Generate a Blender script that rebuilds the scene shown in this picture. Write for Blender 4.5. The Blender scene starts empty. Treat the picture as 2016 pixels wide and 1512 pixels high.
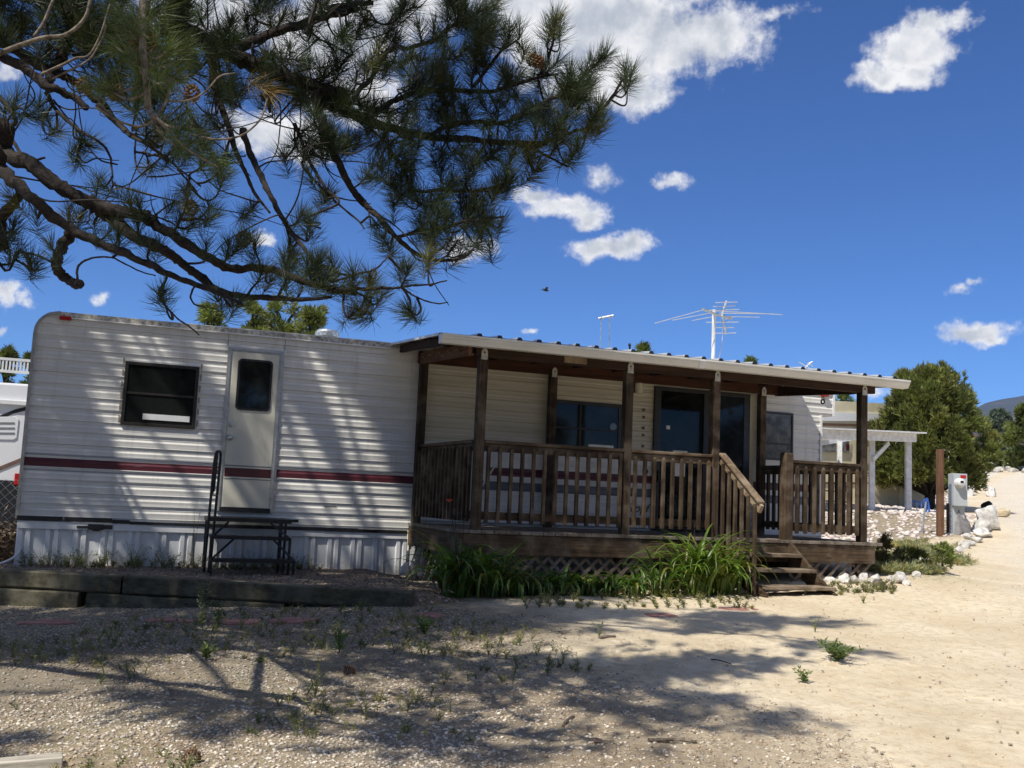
import bpy, bmesh, math, random
import numpy as np
from mathutils import Vector, Matrix

S = bpy.context.scene
COL = S.collection
RNG = np.random.default_rng(7)
random.seed(7)

# ------------------------------------------------------------------ camera
CM = np.array([[0.9347, -0.3527, 0.0439],      # camera right, down, forward (world vectors)
               [0.0806, 0.0899, -0.9927],
               [0.3462, 0.9314, 0.1124]])
u_, s_, v_ = np.linalg.svd(CM)
CM = u_ @ v_
FPX = 2000.0
cam_d = bpy.data.cameras.new('camera')
cam = bpy.data.objects.new('camera', cam_d)
COL.objects.link(cam)
cam_d.sensor_width = 36.0
cam_d.lens = 36.0 * FPX / 2016.0
cam_d.clip_start = 0.05
cam_d.clip_end = 20000.0
cam.matrix_world = Matrix(((CM[0][0], -CM[1][0], -CM[2][0], 0), (CM[0][1], -CM[1][1], -CM[2][1], 0),
                           (CM[0][2], -CM[1][2], -CM[2][2], 0), (0, 0, 0, 1)))
S.camera = cam


def ray(px, py):
    return CM.T @ np.array([(px - 1008) / FPX, (py - 756) / FPX, 1.0])


def at(px, py, depth):
    return ray(px, py) * depth


def onY(px, py, Y):
    d = ray(px, py)
    return d * (Y / d[1])


def proj(P):
    v = CM @ np.asarray(P, float)
    return 1008 + FPX * v[0] / v[2], 756 + FPX * v[1] / v[2], v[2]


# ------------------------------------------------------------------ sun, sky, exposure
SUN_TO = np.array([-0.62, -0.35, 1.0])
SUN_TO /= np.linalg.norm(SUN_TO)
sun_d = bpy.data.lights.new('sun', 'SUN')
sun_d.energy = 5.0
sun_d.angle = math.radians(0.53)
sun_d.color = (1.0, 0.95, 0.85)
sun = bpy.data.objects.new('sun', sun_d)
COL.objects.link(sun)
sun.rotation_euler = Vector(SUN_TO).to_track_quat('Z', 'Y').to_euler()
S.view_settings.view_transform = 'Standard'
S.view_settings.look = 'None'
S.view_settings.exposure = 0.18
S.view_settings.gamma = 1.0


class NT:
    """small helper to write node trees as expressions"""
    def __init__(self, tree):
        self.t = tree
        self.n = tree.nodes
        self.l = tree.links

    def put(self, sock, v):
        if hasattr(v, 'is_output'):
            self.l.new(v, sock)
        elif isinstance(v, (tuple, list)) and len(v) == 3 and sock.type == 'RGBA':
            sock.default_value = (*v, 1)
        else:
            sock.default_value = v

    def m(self, op, a, b=0.0, c=None, clamp=False):
        n = self.n.new('ShaderNodeMath')
        n.operation = op
        n.use_clamp = clamp
        self.put(n.inputs[0], a)
        self.put(n.inputs[1], b)
        if c is not None:
            self.put(n.inputs[2], c)
        return n.outputs[0]

    def vm(self, op, a, b=(0, 0, 0)):
        n = self.n.new('ShaderNodeVectorMath')
        n.operation = op
        self.put(n.inputs[0], a)
        self.put(n.inputs[1], b)
        return n.outputs[1] if op in ('LENGTH', 'DOT_PRODUCT') else n.outputs[0]

    def sep(self, v):
        n = self.n.new('ShaderNodeSeparateXYZ')
        self.put(n.inputs[0], v)
        return n.outputs

    def comb(self, x, y, z):
        n = self.n.new('ShaderNodeCombineXYZ')
        for i, v in enumerate((x, y, z)):
            self.put(n.inputs[i], v)
        return n.outputs[0]

    def noise(self, vec, scale, detail=4, rough=0.55, color=False, dist=0.0):
        n = self.n.new('ShaderNodeTexNoise')
        if vec is not None:
            self.l.new(vec, n.inputs['Vector'])
        n.inputs['Scale'].default_value = scale
        n.inputs['Detail'].default_value = detail
        n.inputs['Roughness'].default_value = rough
        n.inputs['Distortion'].default_value = dist
        return n.outputs['Color' if color else 'Fac']

    def vor(self, vec, scale, feat='F1', out='Distance', rnd=1.0):
        n = self.n.new('ShaderNodeTexVoronoi')
        n.feature = feat
        self.l.new(vec, n.inputs['Vector'])
        n.inputs['Scale'].default_value = scale
        n.inputs['Randomness'].default_value = rnd
        return n.outputs[out]

    def ss(self, x, a, b, lo=0.0, hi=1.0):
        n = self.n.new('ShaderNodeMapRange')
        n.interpolation_type = 'SMOOTHSTEP'
        self.put(n.inputs[0], x)
        for i, v in enumerate((a, b, lo, hi)):
            self.put(n.inputs[1 + i], v)
        return n.outputs[0]

    def mix(self, f, a, b, mode='MIX'):
        n = self.n.new('ShaderNodeMix')
        n.data_type = 'RGBA'
        n.blend_type = mode
        n.clamp_factor = True
        self.put(n.inputs['Factor'], f)
        self.put(n.inputs[6], a)
        self.put(n.inputs[7], b)
        return n.outputs[2]

    def ramp(self, f, stops):
        n = self.n.new('ShaderNodeValToRGB')
        self.put(n.inputs[0], f)
        el = n.color_ramp.elements
        while len(el) < len(stops):
            el.new(0.5)
        for e, (p, c) in zip(el, stops):
            e.position = p
            e.color = (*c, 1)
        return n.outputs[0]


W = bpy.data.worlds.new('World')
S.world = W
W.use_nodes = True
wt = NT(W.node_tree)
bg = W.node_tree.nodes['Background']
sky = W.node_tree.nodes.new('ShaderNodeTexSky')
sky.sky_type = 'NISHITA'
sky.sun_disc = False
sky.sun_elevation = math.asin(SUN_TO[2])
sky.sun_rotation = math.atan2(SUN_TO[0], SUN_TO[1])
sky.altitude = 2400
sky.air_density = 1.0
sky.dust_density = 0.25
sky.ozone_density = 3.0
bg.inputs['Strength'].default_value = 0.082
tc = W.node_tree.nodes.new('ShaderNodeTexCoord')
wd = wt.vm('NORMALIZE', tc.outputs['Generated'])
wx, wy, wz = wt.sep(wd)
az = wt.m('ARCTAN2', wx, wy)
el = wt.m('ARCSINE', wz)
azel = wt.comb(az, el, 0.0)
CLOUDS = [  # px, py, half width, half height, weight
    (1180, 50, 260, 110, 1.15), (1330, 85, 190, 85, 1.1), (1180, 140, 190, 80, 1.0), (1240, 178, 110, 48, .9),
    (1060, 10, 160, 80, 1.0), (1400, 60, 80, 62, 1.0), (1425, 95, 50, 42, .9),
    (560, 270, 130, 60, 1.0), (640, 70, 240, 95, 1.0), (430, 30, 170, 60, .9), (800, 20, 160, 60, .85), (700, 200, 130, 70, .9),
    (1800, 95, 95, 58, 1.0), (1835, 45, 55, 42, .85), (1728, 148, 62, 36, .9), (1880, 42, 45, 28, .7), (1800, 148, 58, 30, .8),
    (1110, 405, 88, 30, .9), (1055, 382, 45, 22, .7), (1150, 425, 48, 28, .85), (1195, 487, 105, 30, .95), (1255, 478, 45, 32, .85),
    (925, 490, 70, 30, .95), (1322, 360, 44, 17, .6), (1190, 352, 42, 28, .42), (1915, 656, 82, 29, 1.0), (1955, 668, 45, 15, .7),
    (1895, 574, 34, 14, .55), (1920, 558, 20, 12, .5), (10, 582, 32, 30, .8), (42, 592, 24, 12, .5), (200, 586, 26, 14, .5),
    (520, 467, 26, 18, .7), (1540, 25, 60, 16, .36), (1720, 768, 34, 18, .7), (10, 150, 36, 26, .6), (0, 650, 16, 14, .5),
    (1045, 660, 16, 8, .5), (-400, 200, 300, 120, 1.0), (2500, 300, 300, 120, 1.0), (-900, 600, 260, 90, 1.0), (2900, 620, 200, 60, 1.0)]
# unseen cloud banks overhead and behind, added to neutralise the shade: azimuth, elevation, half sizes (radians), weight
FILL_BANKS = [(3.0, .75, .7, .28, 1.0), (-2.2, .55, .6, .2, 1.0), (2.1, .4, .6, .2, 1.0), (-2.9, .3, .7, .14, 1.0), (.3, 1.25, 1.5, .2, .9), (-1.0, .9, .5, .22, .9), (1.6, .95, .5, .22, .9)]


def cloud_density(coord, wob):
    d = None
    for (px, py, rx, ry, w) in CLOUDS:
        v = ray(px, py)
        v = v / np.linalg.norm(v)
        a, e = math.atan2(v[0], v[1]), math.asin(v[2])
        sc = np.linalg.norm(ray(px, py)) * FPX
        q = wt.vm('SUBTRACT', coord, (a, e, 0))
        q = wt.vm('MULTIPLY', q, (sc * math.cos(e) / rx, sc / ry, 0))
        k = wt.m('MULTIPLY', wt.m('SUBTRACT', 1.0, wt.vm('LENGTH', q)), w)
        d = k if d is None else wt.m('MAXIMUM', d, k)
    for (a, e, ra, re, w) in FILL_BANKS:
        q = wt.vm('MULTIPLY', wt.vm('SUBTRACT', coord, (a, e, 0)), (1 / ra, 1 / re, 0))
        d = wt.m('MAXIMUM', d, wt.m('MULTIPLY', wt.m('SUBTRACT', 1.0, wt.vm('LENGTH', q)), w))
    return d


# camera roll makes the photographed clouds lean a little: the coordinates stay plain azimuth / elevation
n_big = wt.noise(azel, 16.0, 7, 0.58)
n_fine = wt.noise(azel, 55.0, 7, 0.66)
warp = wt.vm('MULTIPLY', wt.vm('SUBTRACT', wt.noise(azel, 30.0, 5, 0.6, color=True), (0.5, 0.5, 0.5)), (0.040, 0.030, 0))
dens0 = cloud_density(wt.vm('ADD', azel, warp), None)
n_wisp = wt.noise(azel, 150.0, 4, 0.6)
dens = wt.m('ADD', dens0, wt.m('MULTIPLY', wt.m('SUBTRACT', n_big, 0.5), 1.3))
dens = wt.m('ADD', dens, wt.m('MULTIPLY', wt.m('SUBTRACT', n_fine, 0.5), 1.0))
dens = wt.m('ADD', dens, wt.m('MULTIPLY', wt.m('SUBTRACT', n_wisp, 0.5), 0.2))
alpha = wt.ss(dens, -0.05, 0.60)
alpha = wt.m('MULTIPLY', alpha, wt.ss(dens0, -0.5, -0.05))
n_up = wt.noise(wt.vm('ADD', azel, (-0.012, 0.02, 0)), 16.0, 7, 0.58)
lit = wt.m('ADD', wt.m('MULTIPLY', wt.m('SUBTRACT', n_big, n_up), 2.2), 0.5)
core = wt.ss(dens0, 0.1, 0.75)
shade = wt.m('SUBTRACT', wt.m('ADD', 1.0, wt.m('MULTIPLY', wt.m('SUBTRACT', lit, 0.5), 0.75)), wt.m('MULTIPLY', core, 0.42), clamp=False)
cl_col = wt.mix(wt.ss(shade, 0.25, 1.05), (5.2, 5.7, 6.6), (10.2, 10.2, 10.4))
skc = wt.mix(1.0, sky.outputs[0], (0.55, 0.90, 1.40), 'MULTIPLY')
W.node_tree.links.new(wt.mix(alpha, skc, cl_col), bg.inputs['Color'])


# ------------------------------------------------------------------ mesh helpers
class MB:
    def __init__(self):
        self.v = []
        self.f = []
        self.c = []
        self.n = 0
        self.mi = []

    def add(self, verts, faces, col=None, mi=0):
        verts = np.asarray(verts, float).reshape(-1, 3)
        self.v.append(verts)
        k = self.n
        for f in faces:
            self.f.append([i + k for i in f])
            self.mi.append(mi)
        self.c.append(np.ones((len(verts), 3)) if col is None else np.broadcast_to(np.asarray(col, float), (len(verts), 3)))
        self.n += len(verts)
        return self

    def box(self, x0, x1, y0, y1, z0, z1, **k):
        v = [(x, y, z) for z in (z0, z1) for (x, y) in ((x0, y0), (x1, y0), (x1, y1), (x0, y1))]
        return self.add(v, [(3, 2, 1, 0), (4, 5, 6, 7), (0, 1, 5, 4), (1, 2, 6, 5), (2, 3, 7, 6), (3, 0, 4, 7)], **k)

    def bar(self, p, q, w, h, up=(0, 0, 1), **k):
        """box from p to q, w sideways, h along up"""
        p, q, up = np.array(p, float), np.array(q, float), np.array(up, float)
        d = q - p
        d /= np.linalg.norm(d)
        s = np.cross(d, up)
        s /= np.linalg.norm(s)
        u = np.cross(s, d)
        v = []
        for e in (p, q):
            for a, b in ((-1, -1), (1, -1), (1, 1), (-1, 1)):
                v.append(e + s * a * w / 2 + u * b * h / 2)
        return self.add(v, [(0, 1, 2, 3), (7, 6, 5, 4), (4, 5, 1, 0), (5, 6, 2, 1), (6, 7, 3, 2), (7, 4, 0, 3)], **k)

    def tube(self, pts, rad, n=8, cap=True, rough=0.0, col=None):
        pts = np.asarray(pts, float)
        m = len(pts)
        rad = np.broadcast_to(np.asarray(rad, float), (m,))
        T = np.gradient(pts, axis=0)
        T /= np.linalg.norm(T, axis=1)[:, None] + 1e-12
        a = np.array([0, 0, 1.0]) if abs(T[0][2]) < 0.9 else np.array([1.0, 0, 0])
        N = np.cross(T[0], a)
        N /= np.linalg.norm(N)
        vs = []
        for i in range(m):
            N = N - T[i] * np.dot(N, T[i])
            N /= np.linalg.norm(N) + 1e-12
            B = np.cross(T[i], N)
            for k in range(n):
                t = 2 * math.pi * k / n
                r = rad[i] * (1 + rough * (random.random() - .5))
                vs.append(pts[i] + (N * math.cos(t) + B * math.sin(t)) * r)
        fs = [(i * n + k, i * n + (k + 1) % n, (i + 1) * n + (k + 1) % n, (i + 1) * n + k) for i in range(m - 1) for k in range(n)]
        if cap:
            fs.append(tuple(range(n - 1, -1, -1)))
            fs.append(tuple((m - 1) * n + k for k in range(n)))
        return self.add(vs, fs, col)

    def lathe(self, c, prof, n=20, axis='z'):
        """prof: (radius, height) pairs about a vertical axis at c (or along -y with axis 'y')"""
        vs = []
        for r, h in prof:
            for k in range(n):
                t = 2 * math.pi * k / n
                if axis == 'z':
                    vs.append((c[0] + r * math.cos(t), c[1] + r * math.sin(t), c[2] + h))
                else:
                    vs.append((c[0] + r * math.cos(t), c[1] - h, c[2] + r * math.sin(t)))
        m = len(prof)
        fs = [(i * n + k, i * n + (k + 1) % n, (i + 1) * n + (k + 1) % n, (i + 1) * n + k) for i in range(m - 1) for k in range(n)]
        fs += [tuple(range(n - 1, -1, -1)), tuple((m - 1) * n + k for k in range(n))]
        return self.add(vs, fs)

    def prism_y(self, poly, y0, y1, **k):
        """polygon in x,z extruded along y"""
        n = len(poly)
        v = [(x, y0, z) for x, z in poly] + [(x, y1, z) for x, z in poly]
        f = [tuple(range(n)), tuple(range(2 * n - 1, n - 1, -1))] + [(i, i + n, (i + 1) % n + n, (i + 1) % n) for i in range(n)]
        return self.add(v, f, **k)

    def build(self, name, mat, parent=None, smooth=False, bevel=0.0, kind=None, fixn=True):
        V = np.concatenate(self.v) if self.v else np.zeros((0, 3))
        off = np.zeros(3)
        if parent is not None:
            p = parent
            while p is not None:
                off += np.array(p.location)
                p = p.parent
        me = bpy.data.meshes.new(name)
        me.from_pydata((V - off).tolist(), [], self.f)
        Cc = np.concatenate(self.c)
        if np.any(Cc != 1.0):
            at_ = me.attributes.new('Col', 'FLOAT_COLOR', 'POINT')
            at_.data.foreach_set('color', np.concatenate([Cc, np.ones((len(Cc), 1))], 1).astype(np.float32).ravel())
        mats = mat if isinstance(mat, (list, tuple)) else [mat]
        for m_ in mats:
            me.materials.append(m_)
        if len(mats) > 1:
            me.polygons.foreach_set('material_index', self.mi)
        if fixn and len(self.f) < 20000:
            bm = bmesh.new()
            bm.from_mesh(me)
            bmesh.ops.recalc_face_normals(bm, faces=bm.faces)
            bm.to_mesh(me)
            bm.free()
        if smooth:
            me.polygons.foreach_set('use_smooth', [True] * len(me.polygons))
        me.update()
        o = bpy.data.objects.new(name, me)
        COL.objects.link(o)
        if parent is not None:
            o.parent = parent
        if bevel:
            b = o.modifiers.new('bevel', 'BEVEL')
            b.width = bevel
            b.segments = 2
            b.limit_method = 'ANGLE'
            b.angle_limit = math.radians(50)
        if kind:
            o['kind'] = kind
        return o


def fast_mesh(name, V, F, mat, col=None, parent=None, kind=None, smooth=False):
    """numpy arrays straight into a mesh; F is (n,3) or (n,4)"""
    V = np.asarray(V, np.float32)
    F = np.asarray(F, np.int32)
    off = np.zeros(3)
    p = parent
    while p is not None:
        off += np.array(p.location)
        p = p.parent
    V = V - off.astype(np.float32)
    me = bpy.data.meshes.new(name)
    me.vertices.add(len(V))
    me.vertices.foreach_set('co', V.ravel())
    k = F.shape[1]
    me.loops.add(len(F) * k)
    me.loops.foreach_set('vertex_index', F.ravel())
    me.polygons.add(len(F))
    me.polygons.foreach_set('loop_start', np.arange(0, len(F) * k, k, dtype=np.int32))
    if smooth:
        me.polygons.foreach_set('use_smooth', np.ones(len(F), bool))
    if col is not None:
        a = me.attributes.new('Col', 'FLOAT_COLOR', 'POINT')
        a.data.foreach_set('color', np.concatenate([col, np.ones((len(col), 1))], 1).astype(np.float32).ravel())
    me.materials.append(mat)
    me.update(calc_edges=True)
    o = bpy.data.objects.new(name, me)
    COL.objects.link(o)
    if parent is not None:
        o.parent = parent
    if kind:
        o['kind'] = kind
    return o


def tag(o, label, cat, group=None):
    o['label'] = label
    o['category'] = cat
    if group:
        o['group'] = group
    return o


def thing(name, label, cat, loc, group=None):
    o = bpy.data.objects.new(name, None)
    o.empty_display_size = 0.2
    COL.objects.link(o)
    o.location = [float(x) for x in loc]
    return tag(o, label, cat, group)


def spline(pts, per=6):
    """Catmull-Rom through the points"""
    P = np.asarray(pts, float)
    P = np.vstack([2 * P[0] - P[1], P, 2 * P[-1] - P[-2]])
    out = []
    for i in range(1, len(P) - 2):
        for t in np.linspace(0, 1, per, endpoint=False):
            a, b, c, d = P[i - 1], P[i], P[i + 1], P[i + 2]
            out.append(.5 * (2 * b + (c - a) * t + (2 * a - 5 * b + 4 * c - d) * t * t + (3 * b - a - 3 * c + d) * t ** 3))
    out.append(P[-2])
    return np.array(out)


def vnoise(x, y, seed=0):
    xi, yi = np.floor(x).astype(np.int64), np.floor(y).astype(np.int64)
    xf, yf = x - xi, y - yi
    xf, yf = xf * xf * (3 - 2 * xf), yf * yf * (3 - 2 * yf)

    def h(a, b):
        n = (a * 374761393 + b * 668265263 + seed * 1442695041) & 0x7fffffff
        n = ((n ^ (n >> 13)) * 1274126177) & 0x7fffffff
        return ((n ^ (n >> 16)) & 0xffff) / 65535.0
    return (h(xi, yi) * (1 - xf) + h(xi + 1, yi) * xf) * (1 - yf) + (h(xi, yi + 1) * (1 - xf) + h(xi + 1, yi + 1) * xf) * yf


def fbm(x, y, o=4, seed=0):
    s, a, t = 0, 1.0, 0
    for i in range(o):
        s = s + a * vnoise(x * 2 ** i, y * 2 ** i, seed + i)
        t += a
        a *= .5
    return s / t


# ------------------------------------------------------------------ materials
def new_mat(name):
    m = bpy.data.materials.new(name)
    m.use_nodes = True
    t = NT(m.node_tree)
    b = m.node_tree.nodes['Principled BSDF']
    return m, t, b


def pos_of(t):
    return t.n.new('ShaderNodeNewGeometry').outputs['Position']


def bump(t, b, h, strength=0.3, dist=0.01):
    n = t.n.new('ShaderNodeBump')
    n.inputs['Strength'].default_value = strength
    n.inputs['Distance'].default_value = dist
    t.l.new(h, n.inputs['Height'])
    t.l.new(n.outputs[0], b.inputs['Normal'])


def attr(t):
    n = t.n.new('ShaderNodeAttribute')
    n.attribute_name = 'Col'
    return n.outputs['Color']


def simple(name, col, rough=0.6, var=0.25, scale=6.0, bmp=0.0, bscale=40.0, metal=0.0, spec=0.5, col2=None, use_attr=False, trans=0.0):
    m, t, b = new_mat(name)
    p = pos_of(t)
    n = t.noise(p, scale, 5, 0.6)
    c2 = col2 if col2 else tuple(x * (1 - var * 1.6) for x in col)
    c1 = col if col2 else tuple(min(1, x * (1 + var * 0.6)) for x in col)
    c = t.mix(t.ss(n, 0.3, 0.7), c2, c1)
    if use_attr:
        c = t.mix(1.0, c, attr(t), 'MULTIPLY')
    t.put(b.inputs['Base Color'], c)
    t.put(b.inputs['Roughness'], t.ss(n, 0.2, 0.8, min(1, rough + .08), max(0, rough - .08)))
    b.inputs['Metallic'].default_value = metal
    b.inputs['Specular IOR Level'].default_value = spec
    if bmp:
        bump(t, b, t.noise(p, bscale, 5, 0.65), bmp, 0.01)
    if trans:
        b.inputs['Transmission Weight'].default_value = 0.0
        tr = t.n.new('ShaderNodeBsdfTranslucent')
        t.put(tr.inputs[0], t.mix(1.0, c, (1.5, 1.7, 0.8), 'MULTIPLY'))
        mx = t.n.new('ShaderNodeMixShader')
        mx.inputs[0].default_value = trans
        t.l.new(b.outputs[0], mx.inputs[1])
        t.l.new(tr.outputs[0], mx.inputs[2])
        t.l.new(mx.outputs[0], t.n['Material Output'].inputs[0])
    return m


def wood(name, dark, light, axis='x', grain=1.0, rough=0.8, grey=None):
    m, t, b = new_mat(name)
    p = pos_of(t)
    sc = {'x': (1.2, 38, 38), 'y': (38, 1.2, 38), 'z': (38, 38, 1.2)}[axis]
    q = t.vm('MULTIPLY', p, sc)
    g = t.noise(q, 1.0 * grain, 6, 0.65, dist=0.4)
    blot = t.noise(p, 5.0, 4, 0.6)
    kn = t.vor(t.vm('MULTIPLY', p, {'x': (1.5, 6, 6), 'y': (6, 1.5, 6), 'z': (6, 6, 1.5)}[axis]), 1.0)
    c = t.mix(t.ss(g, 0.3, 0.72), dark, light)
    if grey:
        c = t.mix(t.ss(blot, 0.45, 0.7), c, grey)
    c = t.mix(t.ss(blot, 0.2, 0.6, 0.55, 0.0), c, tuple(x * .4 for x in dark))
    c = t.mix(t.ss(kn, 0.03, 0.1, 0.7, 0.0), c, tuple(x * .35 for x in dark))
    rn = t.n.new('ShaderNodeObjectInfo').outputs['Random']
    c = t.mix(1.0, c, t.mix(rn, (0.72, 0.70, 0.68), (1.22, 1.2, 1.18)), 'MULTIPLY')
    t.put(b.inputs['Base Color'], c)
    b.inputs['Roughness'].default_value = rough
    b.inputs['Specular IOR Level'].default_value = 0.3
    bump(t, b, g, 0.7, 0.005)
    return m


M = {}
for ax in 'xyz':
    M['wood_' + ax] = wood('stained_wood_' + ax, (0.036, 0.022, 0.012), (0.122, 0.080, 0.046), ax, grey=(0.145, 0.112, 0.078))
M['wood_red'] = wood('red_brown_wood', (0.034, 0.011, 0.005), (0.095, 0.034, 0.016), 'x')
M['wood_red_y'] = wood('red_brown_side_beam', (0.085, 0.040, 0.022), (0.25, 0.135, 0.078), 'y')  # lightened so the left side beam looks sunlit
M['wood_dark'] = wood('dark_brown_beam', (0.020, 0.010, 0.006), (0.062, 0.031, 0.019), 'x')
M['wood_deck'] = wood('worn_decking', (0.10, 0.08, 0.062), (0.24, 0.20, 0.16), 'y', grey=(0.28, 0.25, 0.21))
M['wood_tread'] = wood('worn_treads', (0.10, 0.075, 0.05), (0.30, 0.225, 0.155), 'x', grey=(0.32, 0.27, 0.20))
M['wood_rail'] = wood('sunbleached_handrail', (0.14, 0.095, 0.06), (0.34, 0.25, 0.165), 'y', grey=(0.34, 0.27, 0.19))
M['wood_lat'] = wood('weathered_lattice', (0.09, 0.068, 0.055), (0.23, 0.185, 0.15), 'x', grey=(0.25, 0.21, 0.185))
M['timber'] = wood('treated_timber', (0.055, 0.048, 0.029), (0.14, 0.128, 0.083), 'x', grain=.7, grey=(0.13, 0.125, 0.09))
M['post_red'] = wood('reddish_post', (0.065, 0.032, 0.017), (0.17, 0.09, 0.05), 'z')
M['white_paint'] = simple('white_paint', (0.72, 0.72, 0.70), 0.5, 0.18, 4.0, 0.1)
M['wood_z'] = wood('stained_posts', (0.027, 0.0165, 0.009), (0.098, 0.064, 0.037), 'z', grey=(0.12, 0.092, 0.064))
M['gutter'] = simple('white_gutter_enamel', (0.66, 0.64, 0.58), 0.35, 0.06, 3.0)
M['white_wood'] = simple('peeling_white_wood', (0.74, 0.74, 0.73), 0.7, 0.12, 9.0, 0.1)
M['black_steel'] = simple('black_steel', (0.008, 0.008, 0.010), 0.5, 0.4, 20, 0.1)
M['black_rubber'] = simple('black_tape', (0.012, 0.013, 0.016), 0.5, 0.4, 20, 0.15)
M['alu'] = simple('mill_aluminium', (0.50, 0.51, 0.51), 0.38, 0.15, 12, metal=0.8)
M['galv'] = simple('galvanised_steel', (0.52, 0.55, 0.56), 0.45, 0.3, 30, metal=0.6)
M['bracket'] = simple('galvanised_bracket', (0.55, 0.54, 0.50), 0.5, 0.2, 40, metal=0.25)
M['frame_dark'] = simple('dark_bronze_frame', (0.022, 0.019, 0.016), 0.4, 0.3, 20)
M['door_cream'] = simple('cream_door_skin', (0.60, 0.575, 0.475), 0.42, 0.07, 2.5)
M['maroon'] = simple('maroon_vinyl', (0.075, 0.012, 0.020), 0.35, 0.15, 9)
M['grey_vinyl'] = simple('grey_vinyl', (0.20, 0.205, 0.215), 0.4, 0.12, 9)
M['white_vinyl'] = simple('white_vinyl', (0.74, 0.74, 0.73), 0.4, 0.05, 9)
M['red_lens'] = simple('red_lens', (0.42, 0.015, 0.012), 0.22, 0.1, 9)
M['paper'] = simple('paper', (0.78, 0.77, 0.72), 0.8, 0.06, 12)
M['cream_lamp'] = simple('cream_lamp_glass', (0.70, 0.64, 0.48), 0.3, 0.08, 9)
M['ink'] = simple('black_lettering', (0.02, 0.02, 0.022), 0.5, 0.1, 9)
M['roof_dark'] = simple('ribbed_roof_sheet', (0.62, 0.63, 0.63), 0.3, 0.15, 6, metal=0.4)
M['roof_white'] = simple('white_roof_coating', (0.70, 0.70, 0.68), 0.6, 0.2, 3, 0.1)
M['trim_dirty'] = simple('dirty_roof_trim', (0.62, 0.60, 0.54), 0.6, 0.2, 22, 0.4, 60, col2=(0.16, 0.14, 0.11))
M['antenna'] = simple('antenna_aluminium', (0.66, 0.67, 0.68), 0.35, 0.1, 9, metal=0.5)
M['grey_box'] = simple('grey_meter_enamel', (0.40, 0.43, 0.44), 0.42, 0.06, 5)
M['rock'] = simple('white_limestone', (0.66, 0.64, 0.60), 0.85, 0.2, 9.0, 0.6, 26, col2=(0.36, 0.34, 0.31), use_attr=True)
M['bark'] = simple('pine_bark', (0.036, 0.025, 0.019), 0.95, 0.5, 26.0, 1.0, 55, col2=(0.010, 0.007, 0.006))
M['twig'] = simple('pine_twig', (0.036, 0.026, 0.019), 0.9, 0.5, 30.0, 0.6, 90, col2=(0.012, 0.009, 0.007))
M['dead_twig'] = simple('dead_grey_twig', (0.20, 0.16, 0.12), 0.85, 0.4, 30.0, 0.6, 90)
M['needles'] = simple('pine_needles', (0.046, 0.066, 0.027), 0.5, 0.3, 9.0, use_attr=True, trans=0.10, spec=0.35)
M['leafage'] = simple('juniper_sprays', (0.125, 0.150, 0.050), 0.7, 0.3, 3.0, use_attr=True, trans=0.2)
M['lily'] = simple('lily_blades', (0.085, 0.150, 0.032), 0.38, 0.3, 5.0, use_attr=True, trans=0.3)
M['weed'] = simple('weed_leaves', (0.12, 0.145, 0.065), 0.7, 0.3, 6.0, use_attr=True, trans=0.25)
M['cone'] = simple('pine_cone', (0.20, 0.10, 0.045), 0.8, 0.4, 60, 0.8, 120)
M['brick'] = simple('red_paver', (0.36, 0.175, 0.145), 0.9, 0.25, 14, 0.4, 60)
M['edging'] = simple('dull_red_brick', (0.15, 0.065, 0.050), 0.9, 0.3, 14, 0.5, 60)
M['fence_wire'] = simple('galvanised_wire', (0.50, 0.51, 0.50), 0.5, 0.2, 30, metal=0.4)
M['cream_wall'] = simple('cream_siding', (0.66, 0.59, 0.40), 0.6, 0.08, 2)
M['brown_paint'] = simple('brown_trim_paint', (0.13, 0.075, 0.045), 0.6, 0.2, 5)
M['blue_ribbon'] = simple('blue_ribbon', (0.05, 0.14, 0.52), 0.5, 0.2, 12)
M['boulder_tan'] = simple('tan_boulder', (0.52, 0.43, 0.28), 0.85, 0.2, 5, 0.5, 16)
M['boulder_black'] = simple('black_boulder', (0.022, 0.020, 0.018), 0.75, 0.4, 6, 0.5, 20)
M['stone_house'] = simple('tan_stone_wall', (0.30, 0.24, 0.19), 0.9, 0.3, 5, 0.3)
M['rv_white'] = simple('white_gelcoat', (0.74, 0.75, 0.77), 0.25, 0.04, 1.5)
M['dry_stems'] = simple('dry_brown_stems', (0.22, 0.155, 0.09), 0.9, 0.4, 9, use_attr=True)
M['red_petal'] = simple('orange_red_petals', (0.62, 0.07, 0.02), 0.5, 0.2, 20)


def glass_mat(name, tint, rough=0.03, pat=None):
    m, t, b = new_mat(name)
    p = pos_of(t)
    n = t.noise(p, 2.2, 4, 0.6)
    c = t.mix(t.ss(n, 0.35, 0.75), tuple(x * .35 for x in tint), tint)
    t.put(b.inputs['Base Color'], c)
    t.put(b.inputs['Roughness'], t.ss(t.noise(p, 14, 4), .4, .7, rough, rough + .08))
    b.inputs['Specular IOR Level'].default_value = 0.28
    bump(t, b, t.noise(p, 1.6, 2), 0.05, 0.02)
    return m


M['glass'] = glass_mat('dark_window_glass', (0.016, 0.018, 0.017))
M['glass_porch'] = glass_mat('porch_window_glass', (0.034, 0.036, 0.028))
M['glass_blue'] = glass_mat('sliding_door_glass', (0.030, 0.036, 0.045))
M['glass_curtain'] = simple('curtained_glass', (0.16, 0.165, 0.16), 0.12, 0.4, 7)


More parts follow.
